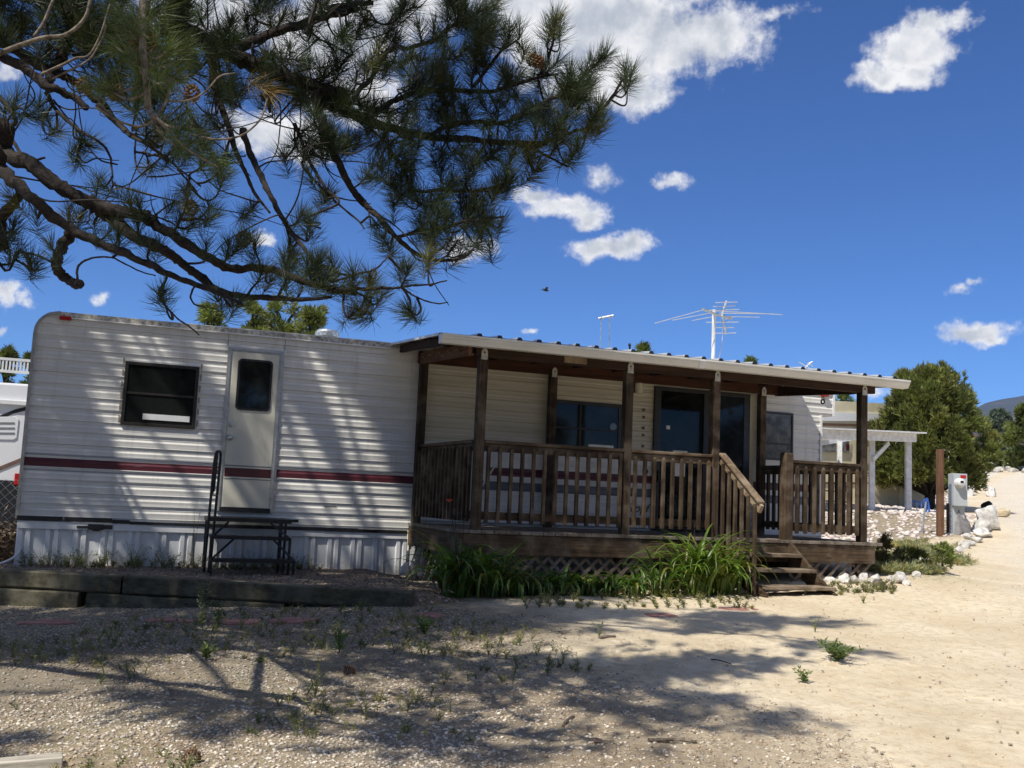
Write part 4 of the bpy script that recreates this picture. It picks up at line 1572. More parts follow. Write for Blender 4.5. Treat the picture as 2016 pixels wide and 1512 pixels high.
H = lambda px_: px_ * k
zb_ = P[2]
obox(MB(), P + fw * .06, H(12), .10, zb_ - .1, zb_ + H(57)).build('post', M['grey_box'], meter, bevel=.008)
obox(MB(), P, H(13.5), .14, zb_ + H(55), zb_ + H(119)).build('box', M['grey_box'], meter, bevel=.012)
obox(MB(), P - fw * .142 + right * H(5), H(5.5), .002, zb_ + H(110), zb_ + H(116)).build('sticker', M['red_lens'], meter)
obox(MB(), P - fw * .046, H(1.0), .004, zb_ - .1, zb_ + H(30)).build('conduit_slot', M['black_steel'], meter)
mc = P - fw * .14 + np.array((0, 0, H(100))) + right * H(-3.5)
prof = [(H(10), 0), (H(10), .05), (H(8.5), .06), (H(8), .13), (H(6), .15), (0, .152)]
v, n = [], 20
for r_, h_ in prof:
    for q in range(n):
        t = 2 * math.pi * q / n
        v.append(mc + right * r_ * math.cos(t) + np.array((0, 0, r_ * math.sin(t))) - fw * h_)
f = [(i * n + q, i * n + (q + 1) % n, (i + 1) * n + (q + 1) % n, (i + 1) * n + q) for i in range(len(prof) - 1) for q in range(n)]
mm = MB().add(v, f).build('meter_dial', M['white_paint'], meter, smooth=True)
obox(MB(), mc - fw * .150 + np.array((0, 0, 0)), H(3), .006, mc[2] + H(0), mc[2] + H(4.5)).build('dial_window', M['black_steel'], mm)

P = gpt(1851, 1056)
k2 = proj(P)[2] / FPX
pst = thing('wooden_post', 'tall reddish brown wooden post left of the grey meter', 'post', P)
obox(MB(), P, 6 * k2, 6 * k2, P[2] - .2, P[2] + 171 * k2).build('post', M['post_red'], pst, bevel=.01)
P = gpt(1866, 1052)
sp_ = thing('short_stake', 'short dark stake with a pale pipe between the brown post and the meter', 'stake', P)
obox(MB(), P, 2.2 * k2, 2.2 * k2, P[2] - .1, P[2] + 62 * k2).build('stake', M['wood_dark'], sp_, bevel=.004)
MB().tube([P + right * .06 + (0, 0, -.1), P + right * .06 + (0, 0, 58 * k2)], .025, 8).build('pipe', M['galv'], sp_)
# leaning stick with blue ribbon
P = gpt(1813, 1050)
k3 = proj(P)[2] / FPX
rb = thing('ribboned_stake', 'leaning grey stake tied with a blue ribbon', 'stake', P)
q = P + right * 10 * k3 + np.array((0, 0, 62 * k3))
MB().tube([P - (0, 0, .1), q], .022, 6).build('stake', M['galv'], rb)
mb = MB()
for i in range(5):
    a = q + right * (random.random() - .5) * .12 + np.array((0, 0, (random.random() - .6) * .12))
    mb.tube(spline([q, a + (0, 0, .06), a + right * .03 - (0, 0, .12 + .1 * random.random())], 4), .014, 5)
mb.build('ribbon', M['blue_ribbon'], rb)
P = gpt(1805, 1008)
k3 = proj(P)[2] / FPX
rb = thing('ribboned_stake', 'second blue ribbon on a thin stake near the white carport post', 'stake', P)
q = P + np.array((0, 0, 20 * k3))
MB().tube([P - (0, 0, .1), q], .015, 6).build('stake', M['galv'], rb)
mb = MB()
for i in range(3):
    a = q + right * (random.random() - .5) * .25
    mb.tube(spline([q, a, a - (0, 0, .15)], 4), .02, 5)
mb.build('ribbon', M['blue_ribbon'], rb)
for (px, py, h, lab) in ((1936, 962, 44, 'thin grey rod standing at the far left verge of the road'), (1942, 950, 40, 'thinner pale rod just beyond the grey one at the verge')):
    P = gpt(px, py)
    k3 = proj(P)[2] / FPX
    o = MB().tube([P - (0, 0, .1), P + (0, 0, h * k3)], .022 if h > 42 else .012, 6).build('marker_rod', M['galv'])
    tag(o, lab, 'rod')
P = gpt(1899, 975)
k3 = proj(P)[2] / FPX
o = obox(MB(), P, 10 * k3, .3, P[2] - .1, P[2] + 52 * k3).build('white_cabinet', M['white_paint'], None, bevel=.02)
tag(o, 'white metal cabinet half hidden under the juniper', 'cabinet')
P = gpt(1921, 966)
k3 = proj(P)[2] / FPX
ub = thing('utility_box', 'small grey box on a dark leg beside the white cabinet', 'box', P)
obox(MB(), P + (0, 0, 0), 3.5 * k3, .12, P[2] + 14 * k3, P[2] + 27 * k3).build('box', M['grey_box'], ub, bevel=.01)
obox(MB(), P, 1.4 * k3, .05, P[2] - .1, P[2] + 14 * k3).build('leg', M['wood_dark'], ub)

# ------------------------------------------------------------------ white carport and the cream trailer behind it
cd = 27.0
cpB = gpt(1789, 1007)
cd = proj(cpB)[2]
A1 = at(1600, 842, cd - 2.0)
A2 = at(1808, 853, cd)
cv = A2 - A1
cu = np.array([cv[0], cv[1], 0]) / np.hypot(cv[0], cv[1])
cn = np.array([-cu[1], cu[0], 0])
if cn @ CM[2] < 0:
    cn = -cn
k = cd / FPX
car = thing('white_carport', 'white wooden carport with a flat peeling fascia and braced posts', 'carport', cpB)
pL, pR = at(1540, 852, cd - 2.6), at(1803, 862, cd)
pR[2] = pR[2]
mb = MB()
mb.bar(pL, pR, .06, 17 * k)
mb.build('fascia_board', M['white_wood'], car, bevel=.01)
MB().bar(pL + (0, 0, 10 * k), at(1808, 853, cd - .05), .5, .035).build('roof_edge', M['white_wood'], car)
mb = MB()
r1, r2 = pL + cn * .1 + (0, 0, 6 * k), pR + cn * .1 + (0, 0, 6 * k)
mb.add([r1, r2, r2 + cn * 4 + (0, 0, .1), r1 + cn * 4 + (0, 0, .1), r1 - (0, 0, .08), r2 - (0, 0, .08), r2 + cn * 4 + (0, 0, .02), r1 + cn * 4 + (0, 0, .02)],
       [(0, 1, 2, 3), (7, 6, 5, 4), (0, 4, 5, 1), (1, 5, 6, 2), (2, 6, 7, 3), (3, 7, 4, 0)])
mb.build('roof', M['white_wood'], car)


def cpost(px, pyt, pyb, wpx, dd):
    t_, b_ = at(px, pyt, dd), at(px, pyb, dd)
    t_[0], t_[1] = b_[0], b_[1]
    c_ = obox(MB(), b_, wpx * k / 2, .06, b_[2] - .3, t_[2])
    c_.build('post', M['white_wood'], car, bevel=.008)
    return b_, t_


cpost(1788, 868, 1006, 11, cd)
b1, t1 = cpost(1716, 866, 1001, 10, cd - .6)
MB().bar(at(1719, 905, cd - .6), at(1750, 872, cd - .2), .04, .10).build('brace', M['white_wood'], car)
# rear post with its beam, seen under the roof
cpost(1652, 868, 1010, 9, cd + 2.5)
MB().bar(at(1617, 872, cd + 2.4), at(1690, 860, cd + 3.4), .05, .14).build('beam', M['white_wood'], car)

# the neighbour's cream trailer
nd = cd + 5.5
nb = thing('cream_trailer', 'cream and white neighbouring trailer behind the white carport', 'trailer', gpt(1700, 1000) * np.array([1, 1, 0]) + np.array([0, 0, .3]))


nP0, nP1 = at(1500, 900, nd - 2.0), at(1740, 900, nd + .4)
nD = (nP1 - nP0) * np.array([1, 1, 0])
nD /= np.linalg.norm(nD)
nN = np.array([-nD[1], nD[0], 0])
if nN @ CM[2] < 0:
    nN = -nN


def nquad(name, px0, pt0, px1, pt1, pb0, pb1, mat, off=0.0, parent=None, th=.03):
    """upright panel on the trailer's front plane, given by its picture corners"""
    def hit(px, py):
        d_ = ray(px, py)
        return d_ * (((nP0 - nN * off) @ nN) / (d_ @ nN))
    a_, b_, c_, d_ = hit(px0, pt0), hit(px1, pt1), hit(px1, pb1), hit(px0, pb0)
    c_[:2] = b_[:2]
    d_[:2] = a_[:2]
    v = [a_, b_, c_, d_] + [q + nN * th for q in (a_, b_, c_, d_)]
    return MB().add(v, [(0, 1, 2, 3), (7, 6, 5, 4), (0, 4, 5, 1), (1, 5, 6, 2), (2, 6, 7, 3), (3, 7, 4, 0)]).build(name, mat, parent or nb)


nquad('wall', 1500, 782, 1740, 794, 1008, 1003, M['cream_wall'], 0, None, 2.4)
nquad('white_band', 1500, 808, 1740, 814, 828, 829, M['white_vinyl'], .03)
nquad('brown_trim', 1500, 830, 1740, 836, 836, 840, M['brown_paint'], .035)
wq = nquad('window', 1600, 866, 1676, 868, 891, 892, M['cream_wall'], .035)
nquad('pane', 1603, 866, 1646, 868, 889, 890, M['glass_curtain'], .07, wq)
nquad('pane', 1654, 868, 1672, 869, 890, 891, M['glass_curtain'], .07, wq)
nquad('red_curtain', 1666, 874, 1672, 874, 886, 886, M['maroon'], .075, wq)
nquad('dark_band', 1560, 948, 1800, 951, 952, 954, M['brown_paint'], .035)
nquad('lower_wall', 1690, 952, 1835, 956, 1000, 1000, M['cream_wall'], .06, None, 1.6)
nquad('corner_post', 1771, 958, 1776, 958, 1003, 1003, M['cream_wall'], .10)
nquad('red_panel', 1652, 953, 1668, 955, 968, 969, M['maroon'], .05)
# black bench frame seen through the railing
P = gpt(1640, 1012)
bn = thing('metal_rack', 'dark metal rack under the carport seen through the porch pickets', 'rack', P)
kk = proj(P)[2] / FPX
mb = MB()
for (dx, h) in ((-30, 60), (0, 62), (30, 60)):
    mb.tube([P + right * dx * kk, P + right * dx * kk + (0, 0, h * kk)], .02, 6)
for h in (25, 45):
    mb.tube([P - right * 34 * kk + (0, 0, h * kk), P + right * 34 * kk + (0, 0, h * kk)], .018, 6)
mb.build('frame', M['black_steel'], bn)

# ------------------------------------------------------------------ the RV on the left and the chain-link fence
rvY = 15.6
rv = thing('white_motorhome', 'white recreational vehicle with dark swoosh and louvred vent, cut by the left edge', 'motorhome', (-3.5, 16.8, -1.2))


def RV(px, py):
    p = onY(px, py, rvY)
    return p[0], p[2]


poly = [(-8.0, -.75), (-.6, -.75), (-.6, 1.05), (-.8, 1.22), (-1.2, 1.30), (-8.0, 1.22)]
MB().prism_y(poly, rvY, rvY + 2.5).build('body', M['rv_white'], rv, bevel=.03)
x0, z0 = RV(-120, 740)
mb = MB()
zt_ = RV(20, 708)[1]
zl = RV(20, 728)[1]
mb.box(-6, -.75, rvY + .1, rvY + .14, zt_, zt_ + .035).box(-6, -.75, rvY + .1, rvY + .14, zl - .03, zl + .005)
for xx in np.arange(-6, -.8, .045):
    mb.box(xx, xx + .022, rvY + .105, rvY + .135, zl, zt_)
mb.build('roof_rail_grille', M['white_vinyl'], rv)
z1 = RV(20, 795)[1]
mb = MB()
mb.prism_y([(-8, z1), (-.6, z1 - .02), (-.6, z1 + .05), (-8, z1 + .08)], rvY - .05, rvY - .004)
mb.build('awning_rail', M['white_vinyl'], rv, bevel=.01)
sw = [RV(-60, 838), RV(0, 818), RV(30, 806), RV(58, 799), RV(58, 806), RV(24, 815), RV(0, 828), RV(-60, 852)]
MB().prism_y([(x, z) for x, z in sw], rvY - .010, rvY + .002).build('swoosh', M['black_rubber'], rv)
st_ = [RV(-60, 944), RV(0, 918), RV(50, 898), RV(50, 906), RV(0, 926), RV(-60, 953)]
MB().prism_y([(x, z) for x, z in st_], rvY - .010, rvY + .002).build('stripe', simple('taupe_stripe', (.17, .105, .085), .4), rv)
vp = [RV(-60, 822), RV(30, 820), RV(37, 826), RV(33, 862), RV(26, 866), RV(-60, 864)]
vt = MB().prism_y(vp, rvY - .014, rvY + .002).build('vent_panel', M['rv_white'], rv, bevel=.004)
mb = MB()
for py in (831, 841, 851):
    a_, b_ = RV(-60, py), RV(29, py + .5)
    mb.prism_y([(a_[0], a_[1]), (b_[0], b_[1]), (b_[0], b_[1] - .022), (a_[0], a_[1] - .022)], rvY - .020, rvY - .0145)
mb.build('louvre', M['grey_vinyl'], vt)
a_ = RV(36, 945)
MB().box(a_[0] - .05, a_[0] + .05, rvY - .03, rvY - .004, a_[1] - .07, a_[1] + .09).build('tail_lamp', M['red_lens'], rv, bevel=.01)
MB().prism_y([(-8, -.75), (-.7, -.75), (-.7, RV(20, 947)[1]), (-8, RV(20, 947)[1] + .06)], rvY - .008, rvY + .001).build('dark_underside', M['black_rubber'], rv)
for xx in (-5.2, -4.2):
    MB().lathe((xx, rvY + .0, -.85), [(.36, -.22), (.37, -.05), (.34, .02), (.2, .03), (.0, .03)], 24, 'y').build('wheel', M['black_rubber'], rv)

fy = 13.4
fz1 = onY(20, 944, fy)[2]
fz0 = gz(-2.0, fy) + .02
fence = thing('chain_link_fence', 'galvanised chain link fence with dry weeds in front of the motorhome', 'fence', (-3, fy, fz0))
mb = MB()
step = .075
Hf = fz1 - fz0
xs0, xs1 = -6.0, -1.02
a = xs0 - Hf
while a < xs1:
    for s in (1, -1):
        p0 = (a, fz0) if s > 0 else (a, fz1)
        p1 = (a + Hf, fz1) if s > 0 else (a + Hf, fz0)
        t0 = max(0, (xs0 - p0[0]) / Hf)
        t1 = min(1, (xs1 - p0[0]) / Hf)
        if t1 > t0:
            A_ = (p0[0] + Hf * t0, fy + .004 * s, p0[1] + (p1[1] - p0[1]) * t0)
            B_ = (p0[0] + Hf * t1, fy + .004 * s, p0[1] + (p1[1] - p0[1]) * t1)
            mb.bar(A_, B_, .0045, .0045, up=(0, 1, 0))
    a += step * 1.41
mb.build('chain_mesh', M['fence_wire'], fence)
for xx in (-4.3, -1.02):
    MB().tube([(xx, fy, fz0 - .3), (xx, fy, fz1 + .05)], .028, 10).build('post', M['galv'], fence)

# white hose lying at the left end of the skirting
h0 = onY(25, 1110, 11.9)
o = MB().tube(spline([h0 + (-.3, .1, -.02), h0 + (-.12, 0, 0), h0 + (.03, .05, .1), h0 + (.06, .3, .30)], 6), .012, 8).build('drain_hose', M['white_vinyl'], None, smooth=True)
tag(o, 'white hose curling up past the left end of the skirting', 'hose')

# ------------------------------------------------------------------ antennas and pipes above the roofs
ad = 14.6


def Q(x, y, dd=0.0):
    return at(1200 + .1984 * x, 560 + .1984 * y, ad + dd)


mb_ = Q(1030, 740)
foot = at(1404, 712, ad)
foot[2] = 1.83
ant = thing('tv_antenna', 'large aluminium television antenna on a white mast above the porch roof', 'antenna', foot)
top = Q(1038, 265)
MB().tube([(top[0], top[1], 1.80), top + (0, 0, .02)], .028, 10).build('mast', M['white_paint'], ant)
MB().tube([Q(930, 245, -.45), Q(1050, 295, 0), Q(1210, 340, .7)], .020, 8).build('boom', M['galv'], ant)
for (a_, b_, c_) in (((450, 385, -.9), (935, 250, -.4), None), ((625, 355, -.5), (990, 285, -.2), None), ((820, 358, -.2), (1050, 315, .1), None),
                     ((985, 258, -.4), (1715, 300, .5), None), ((1090, 285, 0), (1620, 292, .6), None), ((1130, 318, .3), (1485, 325, .8), None), ((1150, 345, .6), (1230, 322, .7), None)):
    MB().tube([Q(*a_), Q(*b_)], .0062, 6).build('element', M['antenna'], ant)
MB().tube([Q(1160, 168, .5), Q(1115, 300, .2)], .017, 6).build('upper_boom', M['antenna'], ant)
MB().tube([Q(1115, 300, .2), Q(1155, 492, .5)], .015, 6).build('lower_boom', M['galv'], ant)
for (a_, b_) in (((1050, 180), (1268, 174)), ((1030, 220), (1245, 210)), ((980, 258), (1286, 248)), ((962, 376), (1280, 373)), ((1042, 428), (1240, 428)), ((1043, 484), (1255, 481))):
    MB().tube([Q(*a_, .2), Q(*b_, .4)], .0075, 6).build('director', M['antenna'], ant)
MB().tube(spline([Q(1120, 440, .2), Q(1118, 560, .2), Q(1100, 660, .1), Q(1086, 735, .1)], 6), .006, 5).build('cable', M['white_vinyl'], ant)
d2 = 22.0
sa = thing('twin_pole_antenna', 'small antenna on two thin poles seen left of the large antenna', 'antenna', at(1190, 690, d2))
for (x0_, y0_, x1_, y1_) in ((1180, 700, 1183, 626), (1197, 700, 1200, 624)):
    MB().tube(spline([at(x0_, y0_, d2), at((x0_ + x1_) / 2 + 1, (y0_ + y1_) / 2, d2), at(x1_, y1_, d2)], 5), .010, 5).build('pole', M['galv'], sa)
MB().tube([at(1178, 627, d2), at(1208, 621, d2)], .022, 6).build('cross_bar', M['galv'], sa)
for px in (1183, 1190, 1199, 1205):
    MB().tube([at(px, 626, d2 - .3), at(px + 2, 622, d2 + .3)], .010, 5).build('element', M['galv'], sa)
d3 = 26.0
sb = thing('distant_antenna', 'tiny distant antenna just over the right part of the porch roof', 'antenna', at(1592, 735, d3))
MB().tube([at(1588, 745, d3), at(1591, 714, d3)], .014, 5).build('mast', M['galv'], sb)
for (a_, b_) in (((1573, 713), (1597, 727)), ((1583, 727), (1592, 716)), ((1588, 722), (1598, 712)), ((1594, 714), (1600, 722)), ((1590, 716), (1600, 712))):
    MB().tube([at(*a_, d3), at(*b_, d3)], .012, 5).build('element', M['antenna'], sb)
d4 = 20.0
o = MB().tube([at(1239, 705, d4), at(1240, 682, d4)], .02, 8)
o.tube([at(1237, 679, d4), at(1242, 679, d4)], .03, 8)
o = o.build('vent_pipe', M['black_steel'])
tag(o, 'thin dark vent pipe poking above the roof ribs', 'pipe')


# ------------------------------------------------------------------ vegetation helpers
def sprays(centers, dirs, length, width, n, rng, spread=.8, jit=.35, tint=None, curve=0.0):
    """n thin blades from every centre; returns verts, tri faces, colours"""
    m = len(centers)
    C_ = np.repeat(centers, n, 0)
    D = np.repeat(dirs, n, 0) + rng.normal(size=(m * n, 3)) * spread
    D /= np.linalg.norm(D, axis=1)[:, None] + 1e-9
    L = (length if np.isscalar(length) else np.repeat(length, n)) * (1 + jit * (rng.random(m * n) * 2 - 1))
    side = np.cross(D, rng.normal(size=(m * n, 3)))
    side /= np.linalg.norm(side, axis=1)[:, None] + 1e-9
    w = width if np.isscalar(width) else np.repeat(width, n)
    w = np.broadcast_to(w, (m * n,))[:, None]
    tip = C_ + D * L[:, None]
    midp = C_ + D * (L * .45)[:, None]
    V = np.stack([C_ - side * w * .3, midp + side * w, tip, midp - side * w], 1).reshape(-1, 3)
    i = np.arange(m * n) * 4
    F = np.stack([i, i + 1, i + 2, i + 3], 1)
    t = np.ones((m, 3)) if tint is None else tint
    cc = np.repeat(t, n, 0) * (1 + .3 * (rng.random((m * n, 1)) - .5))
    return V, F, np.repeat(cc, 4, 0)


def lumpy_tree(name, label, cat, base, H, R, seed, trunk_h=.15, lumps=60, per=55, blade=.16, bw=.022, nb_=9, shape='round', tint=(1, 1, 1), group=None, lean=0, gap=.0, lump_r=.25, up=.55):
    rng = np.random.default_rng(seed)
    t = thing(name, label, cat, base, group)
    base = np.array(base, float)
    tr = MB()
    tr.tube(spline([base - (0, 0, .3), base + (0.03 * R, 0, H * .25), base + (-.02 * R, 0, H * .6), base + (lean, 0, H * .9)], 5), np.linspace(.055 * H ** .8, .008 * H, 16), 8, rough=.2)
    LC = []
    for i in range(lumps):
        for _ in range(30):
            u = rng.random()
            z = trunk_h + (1 - trunk_h) * u
            if shape == 'round':
                rr = math.sqrt(max(0, 1 - ((u - .42) / .60) ** 2))
            elif shape == 'egg':
                rr = min(1, .80 + u * .9) * (1 - max(0, u - .34) / .70) ** .52
            elif shape == 'cone':
                rr = (1 - u) ** .85 * 1.02 + .05
            elif shape == 'flame':
                rr = min(1, (u / .25) ** .6) * (1 - max(0, u - .25) / .76) ** .7
            else:
                rr = .9
            a = rng.random() * 6.283
            f = rr * (rng.random() ** .35)
            c_ = np.array([math.cos(a) * f * R, math.sin(a) * f * R, z * H])
            break
        LC.append(c_)
    LC = np.array(LC)
    limb = MB()
    for c_ in LC[:: 2]:
        z0 = max(.1 * H, c_[2] - .35 * np.hypot(c_[0], c_[1]) - .1 * H)
        limb.tube(spline([base + (0, 0, z0), base + c_ * (.55, .55, 0) + (0, 0, z0 * .4 + c_[2] * .6), base + c_], 4), np.linspace(.014 * H, .004 * H, 9), 5)
    tr.build('trunk', M['bark'], t, smooth=True)
    limb.build('limbs', M['bark'], t)
    cs, ds, ti = [], [], []
    for c_ in LC:
        n = int(per * (.7 + .6 * rng.random()))
        q = rng.normal(size=(n, 3))
        q /= np.linalg.norm(q, axis=1)[:, None]
        rad = lump_r * R * (.75 + .5 * rng.random())
        q2 = q * (rad * rng.random((n, 1)) ** .4) * ((1, 1, 1.4) if shape == 'egg' else (1, 1, .85))
        out = c_ / (np.array([R, R, H]))
        cs.append(base + c_ + q2)
        ds.append(q * .8 + np.array([out[0], out[1], up]))
        ti.append(np.broadcast_to(np.array(tint) * (.72 + .55 * rng.random()) * np.array([1 + .16 * (rng.random() - .4), 1, 1 - .2 * rng.random()]), (n, 3)))
    cs, ds, ti = np.concatenate(cs), np.concatenate(ds), np.concatenate(ti)
    V, F, C_ = sprays(cs, ds, blade, bw, nb_, rng, .55, .4, ti)
    fast_mesh('crown', V, F, M['leafage'], C_, t)
    return t


# big juniper by the carport
P = gpt(1829, 1003)
k = proj(P)[2] / FPX
lumpy_tree('juniper_tree', 'big round dark green juniper behind the brown post and meter', 'tree', P, 268 * k, 119 * k, 11, .20, 230, 60, .17, .015, 9, 'egg', (1.35, 1.25, 1.0), lump_r=.135, up=1.0)
# right edge green shrub tree
P = at(2040, 905, 62)
P[2] = gz(P[0], P[1])
lumpy_tree('juniper_tree', 'bright green juniper cut by the right edge of the photo', 'tree', P, 3.9, 1.75, 12, .05, 45, 50, .28, .05, 8, 'round', (1.15, 1.15, .8))
# blue spruce
P = gpt(1966, 909)
P = at(1968, 906, 68)
P[2] = gz(P[0], P[1]) - .1
spr = thing('blue_spruce', 'blue grey spruce beside the road below the mountain', 'tree', P)
k = 68 / FPX
Hs, Rs = 114 * k, 43 * k
rng = np.random.default_rng(13)
tr = MB().tube([P - (0, 0, .3), P + (0, 0, Hs * .5), P + (0, 0, Hs)], [.26, .16, .03], 8)
tr.build('trunk', M['bark'], spr)
cs, ds, ti = [], [], []
br = MB()
for i in range(95):
    u = rng.random() ** 1.1
    z = Hs * (.16 + .84 * u)
    L = Rs * (1 - u) ** .55 * (.75 + .4 * rng.random()) + .15
    a = rng.random() * 6.283
    d_ = np.array([math.cos(a), math.sin(a), 0])
    pts = spline([P + (0, 0, z), P + d_ * L * .5 + (0, 0, z - .06 * L), P + d_ * L + (0, 0, z + .02 * L)], 4)
    br.tube(pts, np.linspace(.03, .008, len(pts)), 4)
    n = int(26 + L * 26)
    s = rng.random((n, 1)) ** .7
    side = np.array([-d_[1], d_[0], 0])
    q = P + (0, 0, z) + d_ * L * s + side * (rng.random((n, 1)) - .5) * .8 * (1.15 - s) * min(1, L) + (0, 0, 0) - np.array([0, 0, 1]) * (.10 * rng.random((n, 1)) + .05 * L * s)
    cs.append(q)
    ds.append(np.broadcast_to(d_ * .7 + (0, 0, .05), (n, 3)))
    ti.append(np.broadcast_to(np.array([1.1, 1.15, 2.7]) * (.75 + .5 * rng.random()), (n, 3)))
br.build('limbs', M['bark'], spr)
V, F, C_ = sprays(np.concatenate(cs), np.concatenate(ds), .26, .035, 7, rng, .6, .4, np.concatenate(ti))
fast_mesh('crown', V, F, M['leafage'], C_, spr)

# tree tops seen over the trailer roof
TOPS = [(415, 606, 26, 23, 'pale pinyon crown poking up left of the group over the trailer roof', 21), (500, 603, 26, 24, 'narrow pale pinyon crown in the middle of the group over the trailer roof', 22),
        (560, 596, 40, 26, 'wide pale pinyon crown over the trailer roof, largest of the group', 23), (618, 598, 24, 23, 'pale pinyon crown just left of the roof vent', 24),
        (18, 690, 16, 30, 'dark conifer top above the motorhome roof at the left edge', 25), (62, 700, 12, 28, 'dark conifer top beside the trailer corner', 26)]
for (px, py, rpx, dd, lab, sd) in TOPS:
    T_ = at(px, py, dd)
    b_ = np.array([T_[0], T_[1], gz(T_[0], T_[1])])
    lumpy_tree('pinyon_pine', lab, 'tree', b_, T_[2] - b_[2], rpx * dd / FPX * 1.15, sd, .35, 46, 22, .17, .015, 7, 'round', (1.5, 1.42, 1.35) if px > 200 else (1.0, 1.0, .9), 'trees behind the trailer', lump_r=.26)
for (px, py, rpx, dd, lab, sd) in ((1268, 676, 30, 34, 'pale shrub top showing over the porch roof left of the antenna', 31), (1480, 712, 26, 40, 'small dark shrub top over the porch roof right of the antenna', 32), (1662, 776, 40, 40, 'dark tree top behind the cream trailer roof', 33), (1690, 800, 30, 44, 'tree crown behind the cream trailer near the porch end post', 34)):
    T_ = at(px, py, dd)
    b_ = np.array([T_[0], T_[1], gz(T_[0], T_[1])])
    lumpy_tree('pinyon_pine', lab, 'tree', b_, T_[2] - b_[2], rpx * dd / FPX, sd, .3, 40, 24, .2, .022, 7, 'flame', (1.0, 1.05, .8), 'trees behind the porch roof')

# far house, stones and white thing at the end of the road
P = at(1990, 900, 80)
P[2] = gz(P[0], P[1]) - .3
hs = thing('distant_house', 'low tan stone house in the shade behind the spruce', 'house', P)
obox(MB(), P + fw * 2, 4.2, 2.0, P[2] - .5, P[2] + 1.9).build('wall', M['stone_house'], hs)
obox(MB(), P + fw * 2, 4.5, 2.3, P[2] + 1.9, P[2] + 2.15).build('roof', M['brown_paint'], hs)
obox(MB(), P + fw * -.03 - right * 2.6, .5, .02, P[2] + .3, P[2] + 1.5).build('window', M['glass_curtain'], hs)
wt_ = at(1992, 901, 66)
wt_[2] = gz(wt_[0], wt_[1])
wl = thing('white_metal_shape', 'small white metal shape with a sloping arm on the stones below the spruce', 'metal shape', wt_)  # unidentified white object
MB().bar(wt_ + (0, 0, .25), wt_ + right * .75 + (0, 0, .48), .25, .09).build('arm', M['white_paint'], wl)
MB().lathe(wt_ - right * .2 + (0, 0, .1), [(.25, 0), (.28, .15), (.18, .33), (0, .36)], 12).build('body', M['white_paint'], wl)
for i in range(14):
    px = 1950 + i * 6.5 + random.random() * 4
    P = at(px, 910, 60 + random.random() * 3)
    P[2] = gz(P[0], P[1])
    rock(P, .22 + .12 * random.random(), .2, .16 + .1 * random.random(), 400 + i, 'pale_rock', 'pale stone in the far row of stones below the spruce', 'rock', 'far row of stones below the spruce', M['rock'], (.9, .88, .82))

# ------------------------------------------------------------------ lilies
def lily(P, n, L, seed, label, tint=(1, 1, 1), spread=.55, stalks=()):
    rng = np.random.default_rng(seed)
    t = thing('daylily', label, 'plant', P, 'daylilies in front of the porch')
    V, F, C_ = [], [], []
    k = 0
    for i in range(n):
        a = rng.random() * 6.283
        d_ = np.array([math.cos(a), math.sin(a), 0])
        l = L * (.55 + .6 * rng.random())
        rise = .45 + .55 * rng.random()
        dead = rng.random() < .14
        base = np.array(P) + np.array([rng.normal() * .06, rng.normal() * .05, 0]) * (L / .6) + d_ * .03
        w = (.012 + .008 * rng.random())
        ns = 9
        side = np.array([-d_[1], d_[0], 0])
        pos = base.copy()
        ang = math.radians(88 - 26 * rng.random() * spread * 1.8)
        bend = math.radians((9 + 16 * rng.random()) * (1.2 if dead else 1) * spread * 1.8)
        tw = rng.normal() * .25
        for s in range(ns + 1):
            u = s / ns
            ww = w * (1 - u ** 2.2) * (.75 + .5 * min(1, u * 4)) + .0006
            sd_ = side * math.cos(tw * u) + np.array([0, 0, 1]) * math.sin(tw * u)
            up = np.array([-d_[0] * math.sin(ang), -d_[1] * math.sin(ang), math.cos(ang)])
            V += [pos - sd_ * ww + up * ww * .5, pos, pos + sd_ * ww + up * ww * .5]
            cc = (np.array([2.2, 1.25, 1.3]) if dead else np.array(tint) * (.75 + .5 * rng.random()))
            C_ += [cc, cc, cc]
            if s < ns:
                q = k + s * 3
                F += [(q, q + 1, q + 4, q + 3), (q + 1, q + 2, q + 5, q + 4)]
            pos = pos + (d_ * math.cos(ang) + np.array([0, 0, 1]) * math.sin(ang)) * l / ns
            ang -= bend * (.35 + 1.2 * u)
            if pos[2] < P[2] + .01:
                pos[2] = P[2] + .01
        k += (ns + 1) * 3
    fast_mesh('leaves', np.array(V), np.array(F), M['lily'], np.array(C_), t, smooth=True)
    for (dx, dy, h, flower) in stalks:
        b_ = np.array(P)
        q = b_ + (dx, dy, h)
        s = MB().tube(spline([b_, b_ + np.array((dx * .35, dy * .35, h * .5)), q], 6), np.linspace(.006, .003, 13), 5).build('flower_stalk', M['twig'], t)
        if flower:
            m_ = MB()
            for j in range(6):
                a = j * 1.047
                dd_ = np.array([math.cos(a), math.sin(a), 0])
                sd_ = np.array([-dd_[1], dd_[0], 0])
                e = q + dd_ * .045 + (0, 0, .015)
                m_.add([q, q + dd_ * .025 + sd_ * .014 + (0, 0, .02), e + (0, 0, .02), q + dd_ * .025 - sd_ * .014 + (0, 0, .02)], [(0, 1, 2, 3)])
            m_.build('flower', M['red_petal'], s)
        else:
            m_ = MB()
            for j in range(3):
                m_.lathe(q + np.array([(j - 1) * .012, 0, -.01 * j]), [(.002, -.012), (.007, 0), (.002, .016)], 6)
            m_.build('bud', M['dry_stems'], s)
    return t


def gp(px, py, Y=None):
    P = gpt(px, py) if Y is None else onY(px, py, Y)
    return P


